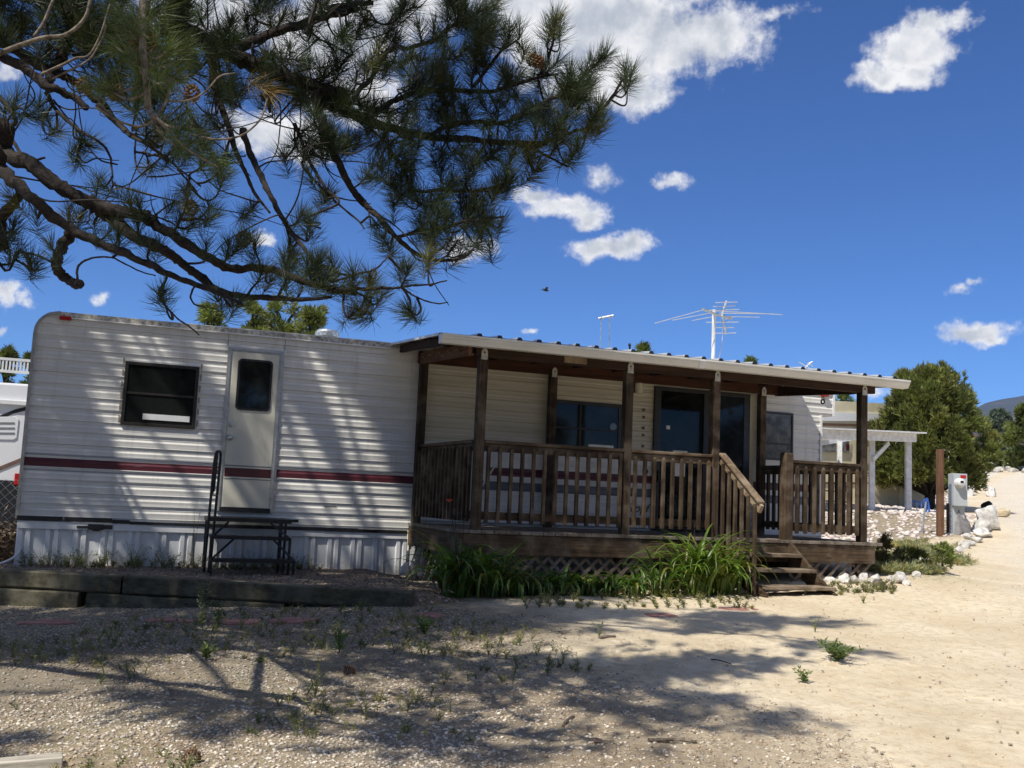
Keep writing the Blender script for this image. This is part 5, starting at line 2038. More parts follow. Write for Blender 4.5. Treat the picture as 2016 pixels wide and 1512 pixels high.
LB = lambda px, Y: (lambda X: np.array([X, Y, gz(X, Y) + .0]))(onY(px, 1150, Y)[0])
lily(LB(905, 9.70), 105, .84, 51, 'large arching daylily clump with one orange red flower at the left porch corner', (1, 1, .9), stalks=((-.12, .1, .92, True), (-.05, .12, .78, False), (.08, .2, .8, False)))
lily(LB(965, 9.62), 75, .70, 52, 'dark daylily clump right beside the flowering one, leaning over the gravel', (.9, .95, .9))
lily(LB(1370, 9.66), 120, .98, 53, 'tallest bright daylily clump beside the stair handrail', (1.5, 1.35, 1.0), stalks=((.02, .1, .78, False), (-.06, .1, .66, False)))  # yellow-green tint raised to make this clump look sunlit
lily(LB(1425, 9.60), 70, .76, 54, 'bright daylily clump touching the stair pickets', (1.5, 1.35, 1.0))  # same sunlit lift in the tint
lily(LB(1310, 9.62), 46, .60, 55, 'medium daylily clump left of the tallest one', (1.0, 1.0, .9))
for i, (px, L, lab) in enumerate(((1015, .52, 'first'), (1060, .42, 'second'), (1105, .46, 'third'), (1150, .40, 'fourth'), (1195, .43, 'fifth'), (1248, .46, 'sixth'))):
    lily(LB(px, 9.60 + .05 * (i % 2)), 44, L, 60 + i, 'short daylily, %s from the left in the low row before the lattice' % lab, (.95, .97, .85), .75)

# ------------------------------------------------------------------ weeds, dry grass
def weed_plant(rng, P, h, n, lean=.35, leaf=.03, lw=.006, tint=(1, 1, 1), per=9):
    V, F, C_ = [], [], []
    k = 0
    for i in range(n):
        a = rng.random() * 6.283
        d_ = np.array([math.cos(a), math.sin(a), 0]) * lean * (.3 + rng.random())
        hh = h * (.6 + .5 * rng.random())
        pts = [np.array(P) + d_ * hh * u ** 1.5 + np.array([0, 0, hh * u]) for u in np.linspace(0, 1, 5)]
        side = np.array([CM[0][0], CM[0][1], 0])
        for j, p in enumerate(pts):
            w = .0022 * (1 - j / 5) + .0006
            V += [p - side * w, p + side * w]
            C_ += [np.array(tint) * .8] * 2
            if j < 4:
                q = k + j * 2
                F.append((q, q + 1, q + 3, q + 2))
        k += 10
        for j in range(per):
            u = .15 + .85 * rng.random()
            p = np.array(P) + d_ * hh * u ** 1.5 + np.array([0, 0, hh * u])
            dd_ = rng.normal(size=3)
            dd_[2] = abs(dd_[2]) * .8
            dd_ /= np.linalg.norm(dd_)
            sd_ = np.cross(dd_, rng.normal(size=3))
            sd_ /= np.linalg.norm(sd_)
            l = leaf * (.5 + rng.random())
            V += [p, p + dd_ * l * .5 + sd_ * lw, p + dd_ * l, p + dd_ * l * .5 - sd_ * lw]
            c_ = np.array(tint) * (.7 + .6 * rng.random())
            C_ += [c_] * 4
            F.append((k, k + 1, k + 2, k + 3))
            k += 4
    return np.array(V), np.array(F), np.array(C_)


def weed_thing(px, py, h, n, label, seed, name='weed', Y=None, **kw):
    rng = np.random.default_rng(seed)
    P = gpt(px, py) if Y is None else onY(px, py, Y)
    t = thing(name, label, 'weed', P)
    V, F, C_ = weed_plant(rng, P, h, n, **kw)
    fast_mesh('stems', V, F, M['weed'], C_, t)
    return t


weed_thing(398, 1238, .36, 9, 'tall silvery weed standing in front of the timber joint', 71, lean=.30, leaf=.035, lw=.004, tint=(1.5, 1.35, 1.5), per=26)
weed_thing(430, 1236, .22, 7, 'bushy grey green weed at the foot of the tall silvery one', 72, lean=.5, leaf=.03, lw=.005, tint=(1.2, 1.2, 1.1), per=22)
weed_thing(668, 1285, .16, 16, 'grassy green tuft in the shaded gravel middle', 73, lean=.35, leaf=.06, lw=.004, tint=(.8, 1.05, .7), per=6)
weed_thing(835, 1250, .13, 16, 'dark green leafy weed in shade before the lilies', 74, lean=.7, leaf=.04, lw=.007, tint=(.75, 1.0, .7))
weed_thing(405, 1300, .10, 14, 'small pale green weed left of the dark shadow band', 75, lean=.7, leaf=.035, lw=.006, tint=(1.1, 1.2, .8))
weed_thing(1650, 1302, .13, 30, 'low sprawling grey green weed alone on the sunlit sand', 76, lean=1.3, leaf=.05, lw=.007, tint=(1.1, 1.25, .9), per=14)
weed_thing(1582, 1345, .10, 10, 'little weed in sand left below the sprawling one', 77, lean=.7, leaf=.03, lw=.006, tint=(1.1, 1.2, .9))
weed_thing(1605, 1245, .14, 5, 'thin sparse weed stem on the sand above the sprawling one', 78, lean=.35, leaf=.02, lw=.003, tint=(1.6, 1.4, .9))
weed_thing(1180, 1255, .13, 3, 'pale feathery sprig at the edge of the shadow', 79, lean=.4, leaf=.02, lw=.003, tint=(2.0, 1.8, 1.7), per=24)
weed_thing(620, 1375, .20, 6, 'thin dry stalk weed in the gravel centre', 80, lean=.35, leaf=.02, lw=.003, tint=(1.7, 1.5, 1.0), per=12)
weed_thing(380, 1108, .55, 3, 'two tall dry stalks beside the metal steps', 81, Y=11.5, lean=.12, leaf=.02, lw=.003, tint=(1.2, 1.0, .7), per=10)
weed_thing(262, 1118, .26, 14, 'fan shaped dry grass tuft against the white skirting', 82, Y=11.6, lean=.6, leaf=.06, lw=.002, tint=(1.8, 1.5, .95), per=5)
weed_thing(1700, 1188, .10, 8, 'small dry weed on sand right of the porch steps', 83, lean=.6, leaf=.02, lw=.003, tint=(1.6, 1.35, .8))
weed_thing(1585, 1172, .10, 6, 'tiny grass sprig growing before the bottom porch step', 84, lean=.4, leaf=.04, lw=.003, tint=(1.1, 1.2, .8), per=3)
lp = gpt(1855, 1128)
lumpy_tree('sage_shrub', 'green grey sage shrub at the right end of the rock border', 'shrub', lp, .36, .17, 41, .0, 16, 18, .06, .007, 7, 'round', (1.6, 1.5, 1.6))
lp = gpt(1795, 1122)
lumpy_tree('sage_shrub', 'dark shaded shrub behind the large white rock by the porch corner', 'shrub', lp, .28, .19, 42, .0, 14, 16, .07, .007, 7, 'round', (1.1, 1.0, .95))
lp = gpt(1745, 1120)
lumpy_tree('sage_shrub', 'dry purplish shrub tight against the right porch corner', 'shrub', lp, .38, .17, 43, .0, 14, 14, .07, .006, 6, 'round', (1.1, .85, .9))


def scatter_weeds(name, pts, hs, rng, tints, mat, n=(2, 5), **kw):
    Vs, Fs, Cs = [], [], []
    k = 0
    for P, h in zip(pts, hs):
        V, F, C_ = weed_plant(rng, P, h, int(rng.integers(*n)), tint=np.array(tints[rng.integers(len(tints))]) * (.8 + .4 * rng.random()), **kw)
        Vs.append(V)
        Fs.append(F + k)
        Cs.append(C_)
        k += len(V)
    return fast_mesh(name, np.concatenate(Vs), np.concatenate(Fs), mat, np.concatenate(Cs), kind='stuff')


rng = np.random.default_rng(90)
pts, hs = [], []
while len(pts) < 620:
    x, y = rng.uniform(-1.2, 3.6), rng.uniform(4.0, 9.6)
    if x > 1.6 + .22 * y:
        continue
    if y > 11.3 - (x + 1.9) * .494 - .25:
        continue
    if fbm(np.array([x * .9]), np.array([y * .9]), 3, 91)[0] + (.06 if x < 3 else -.06) < .47 + .1 * rng.random():
        continue
    pts.append((x, y, gz(x, y)))
    hs.append(.03 + .10 * rng.random() ** 2.5)
o = scatter_weeds('sparse_weeds', pts, hs, rng, [(1.4, 1.25, 1.2), (2.3, 1.8, 1.6), (1.2, 1.15, .95), (2.7, 2.0, 1.8)], M['weed'], (2, 5), lean=.7, leaf=.026, lw=.0028, per=7)
tag(o, 'sparse small weeds scattered over the gravel and sand', 'weeds')
pts, hs = [], []
for _ in range(140):        # along the foot of the lilies and the edge of the bed
    px = rng.uniform(1030, 1480)
    P = gpt(px, rng.uniform(1160, 1200))
    pts.append(P)
    hs.append(.025 + .10 * rng.random() ** 2)
for _ in range(120):
    x = rng.uniform(-1.0, 2.2)
    y = rng.uniform(11.6, 11.98)
    pts.append((x, y, -.915))
    hs.append(.06 + .16 * rng.random() ** 2)
for _ in range(70):
    px = rng.uniform(1630, 1760)
    P = gpt(px, rng.uniform(1150, 1172))
    pts.append(P)
    hs.append(.03 + .05 * rng.random())
o = scatter_weeds('ground_cover', pts, hs, rng, [(1.2, 1.05, .95), (2.3, 1.75, 1.5), (1.6, 1.35, 1.2)], M['weed'], (3, 7), lean=.8, leaf=.03, lw=.004, per=8)
tag(o, 'low tangled ground cover along the porch bed and skirting', 'weeds')
pts, hs, k_ = [], [], 0
while len(pts) < 1000:
    px, py = rng.uniform(1700, 1990), rng.uniform(1000, 1132)
    P = gpt(px, py)
    z_ = zones(np.array([P[0]]), np.array([P[1]]))[0]
    if z_[1] < .25 + .4 * rng.random() or P[0] < 8.75:
        k_ += 1
        if k_ > 30000:
            break
        continue
    pts.append(P)
    hs.append(.03 + .08 * rng.random())
o = scatter_weeds('dry_grass', pts, hs, rng, [(2.9, 2.05, 2.0), (2.0, 1.85, 2.3), (3.2, 2.4, 2.3), (1.9, 1.8, 1.9)], M['weed'], (3, 6), lean=.5, leaf=.08, lw=.005, per=5)
tag(o, 'dry yellow green grass between the porch and the rock border', 'grass')
# dry weeds behind the fence on the left
pts, hs = [], []
for _ in range(260):
    x, y = rng.uniform(-2.6, -1.1), rng.uniform(12.5, 14.4)
    pts.append((x, y, gz(x, y)))
    hs.append(.25 + .45 * rng.random())
o = scatter_weeds('dry_brush', pts, hs, rng, [(1, 1, 1), (1.5, 1.4, 1.2), (.6, .5, .45)], M['dry_stems'], (3, 6), lean=.4, leaf=.07, lw=.010, per=14)
tag(o, 'dry brown brush along the chain link fence', 'brush')

# ------------------------------------------------------------------ loose stones
ICOV, ICOF = ico(1)


def stones(name, P, R, tints, rng, label):
    n = len(P)
    nv = 8
    var = []
    for i in range(nv):
        v = ICOV * (1 + .55 * (rng.random((len(ICOV), 1)) - .5)) * np.array([1, .8 + .3 * rng.random(), 
                                                                                             .38 + .3 * rng.random()])
        var.append(v)
    var = np.array(var)
    idx = rng.integers(nv, size=n)
    a = rng.random(n) * 6.283
    b_ = (rng.random(n) - .5) * 1.0
    v = var[idx] * R[:, None, None]
    ca, sa = np.cos(a)[:, None], np.sin(a)[:, None]
    x = v[..., 0] * ca - v[..., 1] * sa
    y = v[..., 0] * sa + v[..., 1] * ca
    z = v[..., 2]
    cb, sb = np.cos(b_)[:, None], np.sin(b_)[:, None]
    x, z = x * cb - z * sb, x * sb + z * cb
    V = np.stack([x, y, z], -1) + P[:, None]
    F = (ICOF[None] + (np.arange(n) * len(ICOV))[:, None, None]).reshape(-1, 3)
    C_ = np.repeat(tints, len(ICOV), 0)
    o = fast_mesh(name, V.reshape(-1, 3), F, M['gravel'], C_, kind='stuff')
    return tag(o, label, 'gravel')


PAL = np.array([(.52, .49, .44), (.40, .37, .33), (.62, .60, .56), (.30, .27, .24), (.47, .40, .33), (.36, .31, .27), (.55, .52, .48), (.24, .22, .21)])
rng = np.random.default_rng(95)
N = 115000
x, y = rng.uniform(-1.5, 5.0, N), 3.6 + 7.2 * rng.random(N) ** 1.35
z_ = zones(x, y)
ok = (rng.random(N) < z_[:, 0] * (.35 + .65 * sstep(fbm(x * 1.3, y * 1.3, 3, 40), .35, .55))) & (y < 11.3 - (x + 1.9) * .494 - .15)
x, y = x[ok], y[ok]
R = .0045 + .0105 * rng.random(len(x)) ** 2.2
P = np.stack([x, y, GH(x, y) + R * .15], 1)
stones('gravel', P, R, PAL[rng.integers(len(PAL), size=len(x))] * np.array([1.16, 1.09, .98]) * (.85 + .3 * rng.random((len(x), 1))) * (1 - .34 * sstep(y, 5.4, 7.2))[:, None], rng, 'pale gravel covering the ground in front of the trailer')  # stones darkened further back as well, deepening the pine's shade
N = 2600
x, y = rng.uniform(1.5, 11.5, N), 3.4 + 9 * rng.random(N) ** 1.5
R = .004 + .008 * rng.random(N) ** 3
P = np.stack([x, y, GH(x, y) + .008 + R * .2], 1)
stones('road_stones', P, R, PAL[rng.integers(len(PAL), size=N)] * np.array([1.15, 1.05, .88]), rng, 'small loose stones scattered over the sand and road')
N = 16000
x, y = rng.uniform(9, 30, N), rng.uniform(12.3, 34, N)
z_ = zones(x, y)
ok = rng.random(N) < z_[:, 0] * 1.1
x, y = x[ok], y[ok]
R = .03 + .05 * rng.random(len(x)) ** 1.6
P = np.stack([x, y, GH(x, y) + R * .2], 1)
stones('yard_stones', P, R, np.array([(.62, .56, .50), (.66, .60, .55), (.52, .45, .40), (.58, .48, .43)])[rng.integers(4, size=len(x))] * (.85 + .3 * rng.random((len(x), 1))), rng, 'pinkish white river stones covering the yard by the carport')
N = 1500
x = rng.uniform(-1.2, 3.1, N)
y = np.interp(x, [-1.9, 2.52, 3.2], [11.4, 9.2, 9.4]) + rng.random(N) * 2
R = .006 + .012 * rng.random(N) ** 2
P = np.stack([x, y, np.full(N, -.905)], 1)
stones('bed_litter', P[y < 11.95], R[y < 11.95], (PAL[rng.integers(len(PAL), size=N)] * np.array([.75, .62, .5]) * .8)[y < 11.95], rng, 'bark chips and pebbles on the raised bed')

# fallen pine needles and dry straw lying on the ground
rng = np.random.default_rng(97)
N = 26000
x, y = rng.uniform(-1.4, 5.2, N), 3.7 + 6.2 * rng.random(N) ** 1.2
ok = (fbm(x * 1.6, y * 1.6, 4, 120) > .40 + .22 * rng.random(N)) & (y < 11.3 - (x + 1.9) * .494 - .15) & (x < 2.2 + .34 * y)
x, y = x[ok], y[ok]
n = len(x)
a = rng.random(n) * 6.283
L = .03 + .06 * rng.random(n)
P = np.stack([x, y, GH(x, y) + .006 + .012 * rng.random(n)], 1)
d_ = np.stack([np.cos(a), np.sin(a), .25 * (rng.random(n) - .4)], 1)
sd = np.stack([-np.sin(a), np.cos(a), np.zeros(n)], 1) * .0011
V = np.stack([P - sd, P + sd, P + d_ * L[:, None] + sd, P + d_ * L[:, None] - sd], 1).reshape(-1, 3)
i = np.arange(n) * 4
tn_ = np.array([(1.5, 1.3, 1.1), (.8, .62, .5), (2.0, 1.9, 1.7), (1.1, .8, .55)])[rng.integers(4, size=n)]
o = fast_mesh('needle_litter', V, np.stack([i, i + 1, i + 2, i + 3], 1), M['dry_stems'], np.repeat(tn_, 4, 0), kind='stuff')
tag(o, 'fallen pine needles and dry straw strewn over gravel and sand', 'litter')

# sticks, cones, single stones on the sand
for (a_, b_, lab, r_) in (((1276, 1461), (1372, 1464), 'bleached stick lying on the sand at the bottom of the photo', .012), ((1108, 1432), (1130, 1412), 'short dark twig on the sand left of the stick', .008), ((1180, 1258), (1212, 1255), 'bark flake on the sand in the shadow', .014), ((1400, 1300), (1440, 1310), 'thin twig half hidden in the shadow', .005)):
    A_, B_ = gpt(*a_), gpt(*b_)
    o = MB().tube(spline([A_ + (0, 0, .008), (A_ + B_) / 2 + (0, .01, .014), B_ + (0, 0, .009)], 6), np.linspace(r_, r_ * .6, 13), 7, rough=.4).build('stick', M['dead_twig'] if r_ > .006 else M['twig'])
    tag(o, lab, 'stick')
for (px, py, lab) in ((378, 1500, 'open brown pine cone on the gravel at the bottom left'), (687, 1328, 'small brown pine cone on the gravel in dapple shade')):
    P = gpt(px, py)
    v = MB()
    for i in range(60):
        u = i / 60
        a = i * 2.4
        r_ = .028 * math.sin(math.pi * (.12 + .85 * u)) + .004
        c_ = P + (0, 0, .022) + np.array([(u - .5) * .075, math.cos(a) * r_, math.sin(a) * r_])
        o_ = np.array([.006, math.cos(a), math.sin(a)])
        v.bar(c_ - o_ * .006, c_ + o_ * .010, .012, .004, up=(1, 0, .1))
    o = v.build('pine_cone', M['cone'])
    tag(o, lab, 'pine cone')
for i, (px, py, w, lab, tn_) in enumerate(((1594, 1362, 16, 'small whitish stone below the little weed on the sand', (.8, .76, .66)), (1984, 1312, 10, 'pale stone on the road near the right edge', (.8, .8, .78)), (1174, 1460, 26, 'small reddish flat stone at the bottom of the sand', (.55, .34, .24)))):
    P = gpt(px, py)
    k = proj(P)[2] / FPX / 2
    rock(P, w * k, w * k * .7, w * k * .35, 500 + i, 'loose_stone', lab, 'stone', None, M['rock'], tn_)

# ------------------------------------------------------------------ the big pine reaching in from the left
TRUNK = np.array([-3.3, 7.6, 0.0])
TRUNK[2] = gz(TRUNK[0], TRUNK[1])
pine = thing('pine_tree', 'large pine whose long needled boughs hang into the photo from the upper left', 'tree', TRUNK)
prng = np.random.default_rng(17)
tp_ = spline([TRUNK - (0, 0, .4), TRUNK + (.05, 0, 2.5), TRUNK + (.15, .15, 5.5), TRUNK + (.1, .3, 8.5), TRUNK + (.0, .3, 11.5)], 10)
MB().tube(tp_, np.interp(np.linspace(0, 1, len(tp_)), [0, .1, 1], [.30, .24, .03]), 16, rough=.18).build('trunk', M['bark'], pine, smooth=True)


def tz_at(z):
    return np.array([np.interp(z, tp_[:, 2], tp_[:, 0]), np.interp(z, tp_[:, 2], tp_[:, 1]), z])


Z1 = lambda *p: [(x * .45, y * .45) for x, y in p]
Z2 = lambda *p: [(600 + x * .45, y * .45) for x, y in p]
# every bough: picture points, depth at its start and end, half width in px at start and end, trunk height it grows from
BOUGHS = [
    (Z1((-90, 560), (0, 660), (110, 710), (250, 805), (400, 885), (520, 925), (650, 945)), 4.7, 4.5, 18, 10, .9),
    (Z1((560, 920), (650, 965), (750, 1025), (880, 1110), (1000, 1170), (1150, 1175), (1300, 1220), (1450, 1260), (1556, 1280)) + Z2((100, 1268), (240, 1266), (380, 1260)), 4.5, 4.3, 11, 3.2, None),
    (Z1((380, 880), (470, 940), (600, 1045), (700, 1085), (800, 1150), (900, 1235), (1000, 1290), (1150, 1300), (1300, 1310), (1450, 1300)), 4.6, 4.3, 13, 3, None),
    (Z1((-60, 640), (0, 730), (60, 800), (150, 870), (300, 995), (420, 1055), (560, 1115), (700, 1180), (850, 1245), (960, 1285), (1060, 1330)), 4.55, 4.2, 14, 3, 'A'),
    (Z1((325, 1005), (290, 1050), (262, 1095), (250, 1150), (268, 1195), (300, 1228), (356, 1243)), 4.5, 4.4, 11, 8.5, None),
    (Z1((-60, 130), (0, 180), (100, 235), (200, 300), (300, 345), (420, 430), (520, 540), (590, 600), (700, 645)), 5.4, 5.2, 13, 3, 3.0),
    (Z1((-60, 210), (0, 240), (110, 300), (210, 375), (300, 415), (380, 480)), 5.0, 4.9, 11, 6, 'A'),
    (Z1((700, -120), (775, 0), (780, 110), (900, 185), (1000, 232), (1100, 275), (1200, 315), (1350, 372), (1500, 420)) + Z2((60, 430), (150, 475), (300, 532), (450, 580), (560, 600), (700, 606), (850, 620), (1060, 630)), 5.3, 5.7, 19, 4.5, 3.6),
    (Z1((1050, 210), (1150, 165), (1300, 110), (1450, 60), (1556, 40)) + Z2((100, 42), (200, 20), (300, 8)), 5.3, 5.5, 10, 4, None),
    (Z1((1370, 400), (1400, 500), (1440, 620)) + Z2((130, 680), (190, 800), (250, 880), (320, 950), (400, 1040), (490, 1110), (580, 1140), (680, 1130), (740, 1090)), 5.4, 5.2, 9, 2.4, None),
    (Z2((300, 500), (400, 440), (480, 405), (600, 395), (800, 400), (900, 375), (1000, 345), (1110, 322)), 5.6, 5.9, 6, 3, None),
    (Z2((560, 590), (640, 545), (760, 535), (860, 535), (960, 508), (1050, 450), (1130, 412), (1230, 375)), 5.6, 5.9, 5, 3, None),
    (Z2((1240, 560), (1300, 480), (1350, 415), (1392, 345)), 5.9, 5.9, 4, 2.6, None),
    (Z2((860, 620), (1000, 640), (1100, 600), (1200, 570), (1260, 555)), 5.7, 5.85, 4, 3, None),
    (Z2((210, 430), (300, 330), (370, 215), (460, 208), (560, 180), (620, 130), (700, 85), (800, 30)), 5.3, 5.6, 5, 3, None),
    (Z2((740, 380), (790, 310), (835, 250), (880, 195), (900, 160)), 5.7, 5.75, 4, 2.4, None),
    (Z2((1020, 345), (1062, 265), (1080, 200), (1090, 140)), 5.85, 5.85, 3.5, 2.4, None),
    (Z2((950, 622), (1010, 655), (1090, 700), (1150, 730)), 5.7, 5.8, 3, 2, None),
    (Z2((370, 640), (430, 740), (480, 830), (600, 832), (720, 838), (820, 820), (880, 800)), 5.4, 5.6, 4, 2, None),
    (Z2((400, 1040), (500, 1010), (600, 1005), (680, 972), (780, 962), (870, 945)), 5.2, 5.4, 3.5, 2, None),
    (Z1((1060, 560), (1100, 680), (1150, 785), (1210, 900), (1260, 1000), (1310, 1060), (1370, 1130), (1450, 1185), (1540, 1210)), 5.0, 4.6, 7, 2.4, None),
    (Z1((1290, 540), (1350, 700), (1420, 820), (1480, 890)) + Z2((0, 960), (70, 1000)), 5.2, 5.0, 4, 1.8, None),
    (Z1((920, 190), (945, 380), (1010, 590), (1060, 730), (1120, 850), (1180, 930)), 5.2, 4.9, 8, 2.2, None),
    (Z2((-10, 730), (120, 870), (230, 962), (260, 1000)), 5.2, 5.1, 3, 1.4, None),
    (Z2((380, 1262), (470, 1250), (560, 1242), (622, 1226)), 4.3, 4.25, 2.6, 1.4, None),
    (Z2((430, 1262), (470, 1290), (520, 1312), (580, 1328), (626, 1322)), 4.3, 4.25, 2.2, 1.2, None),
    (Z2((100, 1240), (230, 1200), (300, 1180), (350, 1140), (385, 1100)), 4.3, 4.35, 2.2, 1.4, None),
    (Z1((340, 1225), (345, 1160), (400, 1130), (480, 1125), (560, 1160), (620, 1190), (680, 1205)), 4.4, 4.4, 2.6, 1.2, None),
    (Z1((740, 1190), (720, 1240), (700, 1300), (760, 1380), (830, 1430), (872, 1466)), 4.25, 4.2, 2.8, 1.2, None),
    (Z1((860, 1240), (835, 1290), (850, 1330), (900, 1345)), 4.25, 4.2, 2.4, 1.2, None),
    (Z1((200, 400), (240, 470), (330, 560), (400, 600), (470, 660), (490, 740), (492, 810)), 4.9, 4.8, 4.5, 1.4, None),
    (Z1((30, 460), (45, 560), (60, 620), (120, 700), (200, 690)), 4.9, 4.8, 5, 2.5, 'A'),
    (Z1((-30, 1090), (80, 1100), (170, 1120), (250, 1160)), 4.7, 4.6, 3, 2, 'A'),
    (Z1((-40, 1010), (0, 960), (60, 880), (100, 850)), 4.6, 4.55, 12, 8, 'A'),
    (Z1((430, 460), (520, 545), (580, 600), (640, 630), (760, 720), (880, 815)), 4.8, 4.6, 6, 1.6, None),
    (Z1((600, 560), (590, 650), (600, 740), (640, 765)), 4.8, 4.7, 2.2, 1.4, None),
    (Z1((280, 30), (290, 200), (230, 330), (210, 390)), 5.5, 5.2, 12, 8, 4.2),
]
DEAD = [(Z1((480, 20), (440, 150), (390, 240), (330, 255), (270, 285), (180, 325)), 4.6, 5, 2.5), (Z1((400, -20), (370, 80), (290, 150), (190, 165), (80, 200), (-20, 240)), 4.6, 8, 5),
        (Z1((235, -10), (190, 100), (150, 160)), 4.6, 6, 4), (Z1((745, 390), (715, 470), (650, 540), (590, 552), (500, 520), (420, 470)), 4.3, 3.5, 4), (Z1((465, 110), (440, 180), (390, 260), (300, 310), (215, 350)), 4.6, 3.5, 2.5),
        (Z1((1030, 320), (960, 335), (900, 400), (820, 440), (720, 440)), 4.4, 3, 2.5), (Z1((1170, 430), (1140, 520), (1060, 590), (960, 610), (880, 600)), 4.5, 3.5, 2.5), (Z1((500, 830), (560, 822), (620, 840), (662, 850)), 4.6, 2, 1.2)]
nodes, ndep, nt_, nr_ = [], [], [], []
A_MID = None
for (pp, d0, d1, r0, r1, hz) in BOUGHS:
    n = len(pp)
    dd = np.linspace(d0, d1, n) + .05 * np.sin(np.arange(n) * 1.7)
    W3 = [at(x, y, d) for (x, y), d in zip(pp, dd)]
    R3 = [np.interp(i, [0, n - 1], [r0, r1]) * dd[i] / FPX for i in range(n)]
    if hz == 'A':          # forks off the lowest bough just outside the picture
        W3 = [A_MID] + W3
        R3 = [R3[0]] + R3
    elif hz is not None:
        T0 = tz_at(hz)
        far = W3[0]
        mid = T0 * .5 + far * .5 + np.array((0, 0, .12))
        W3 = [T0, mid] + W3
        A_MID = mid * .35 + far * .65 if hz < 1 or hz == 3.0 else A_MID
        R3 = [R3[0] * 1.35, R3[0] * 1.15] + R3
    sp = spline(np.array(W3), 7)
    rr = np.interp(np.linspace(0, len(W3) - 1, len(sp)), np.arange(len(W3)), R3)
    wob = np.stack([fbm(np.arange(len(sp)) * .35 + i * 31 + len(nodes), np.zeros(len(sp)), 3, 60 + i) - .5 for i in range(3)], 1)
    sp = sp + wob * np.minimum(rr * 1.3, .02)[:, None]
    MB().tube(sp, rr * (1 + .16 * (prng.random(len(sp)) - .5)), 12 if r0 > 8 else 7, rough=.5 if r0 > 8 else .32).build('branch', M['bark'] if r0 > 3.2 else M['twig'], pine, smooth=True)
    for i in range(0, len(sp), 2):
        x_, y_, z_ = proj(sp[i])
        nodes.append((x_, y_))
        ndep.append(z_)
        nt_.append(sp[i])
        nr_.append(rr[i])
for (pp, dd, r0, r1) in DEAD:
    W3 = np.array([at(x, y, dd - .02 * i) for i, (x, y) in enumerate(pp)])
    sp = spline(W3, 6)
    MB().tube(sp, np.linspace(r1, r0, len(sp)) * dd / FPX * .65, 7, rough=.2).build('dead_branch', M['dead_twig'], pine, smooth=True)

# tufts of needles
T1 = [(60, 130), (70, 440), (20, 480), (170, 470), (140, 520), (200, 520), (260, 590), (400, 650), (370, 640), (430, 800), (440, 830), (50, 1040), (30, 1080), (130, 1150), (160, 1170), (90, 1110), (220, 1090), (60, 990), (350, 960), (520, 1040), (480, 1030),
      (560, 890), (600, 900), (640, 760), (800, 850), (820, 880), (760, 900), (790, 960), (850, 990), (920, 920), (940, 960), (960, 740), (980, 790), (920, 700), (780, 640), (830, 680), (740, 720), (1000, 560), (1080, 960), (1100, 930), (1050, 1080), (1080, 1050),
      (1110, 1090), (1000, 1080), (1320, 960), (1350, 980), (1270, 1070), (1300, 1130), (1400, 1150), (1250, 1160), (1340, 1170), (1150, 1200), (1050, 1340), (1030, 1330), (1290, 640), (1340, 760), (1430, 860), (1400, 560), (1440, 1150), (1540, 1200), (1510, 1270),
      (710, 1310), (720, 1290), (1556, 1370), (940, 1320), (700, 1090), (900, 1080), (1190, 1240), (1250, 1240), (330, 720), (300, 930), (420, 980), (1240, 690), (880, 640), (700, 560), (1000, 700), (1330, 1230), (1420, 1230), (600, 1000), (660, 1080), (160, 960), (40, 880)]
T2 = [(1090, 110), (1070, 140), (1115, 125), (1100, 90), (900, 150), (870, 140), (940, 140), (1430, 330), (1410, 350), (1400, 310), (1300, 265), (1260, 290), (1230, 330), (1325, 245), (1160, 320), (1110, 280), (1030, 290), (1010, 260), (960, 240), (1260, 520), (1300, 560), (1200, 470),
      (1240, 580), (1150, 715), (1175, 690), (1030, 730), (1015, 760), (880, 810), (850, 830), (905, 795), (830, 960), (860, 980), (800, 1000), (780, 880), (740, 890), (760, 950), (600, 880), (560, 900), (620, 930), (550, 1000), (580, 1030), (500, 980), (520, 1000), (540, 1145),
      (560, 1120), (630, 1060), (685, 1130), (760, 1080), (800, 1085), (360, 1080), (340, 1050), (320, 1000), (430, 1180), (455, 1195), (310, 1290), (340, 1310), (215, 1385), (240, 1400), (450, 1370), (435, 1385), (280, 1270), (200, 1250), (100, 1230), (60, 1150), (30, 1170),
      (80, 860), (20, 980), (760, 60), (720, 90), (820, 20), (850, 10), (620, 20), (480, 40), (700, 230), (670, 260), (750, 240), (880, 330), (900, 350), (930, 430), (960, 500), (1000, 480), (850, 480), (870, 640), (820, 680), (760, 680), (720, 650), (900, 690), (920, 640),
      (660, 680), (600, 680), (560, 720), (600, 760), (340, 720), (300, 740), (380, 700), (440, 520), (480, 500), (560, 470), (600, 430), (400, 160), (370, 140), (260, 290), (300, 300), (230, 330), (180, 430), (140, 400), (560, 310), (530, 330), (1060, 600), (1100, 570), (1140, 600),
      (1040, 540), (1080, 500), (460, 640), (430, 660), (40, 660), (20, 640), (190, 650), (240, 620), (640, 820), (700, 820), (1190, 400), (1230, 450), (1290, 480), (1150, 520), (700, 480), (640, 360), (760, 420)]
tuft_px = [(x * .45, y * .45, 0) for x, y in T1] + [(600 + x * .45, y * .45, 0) for x, y in T2]


def inpoly(x, y, P):
    c = False
    for i in range(len(P)):
        (x0, y0), (x1, y1) = P[i], P[i - 1]
        if (y0 > y) != (y1 > y) and x < (x1 - x0) * (y - y0) / (y1 - y0) + x0:
            c = not c
    return c


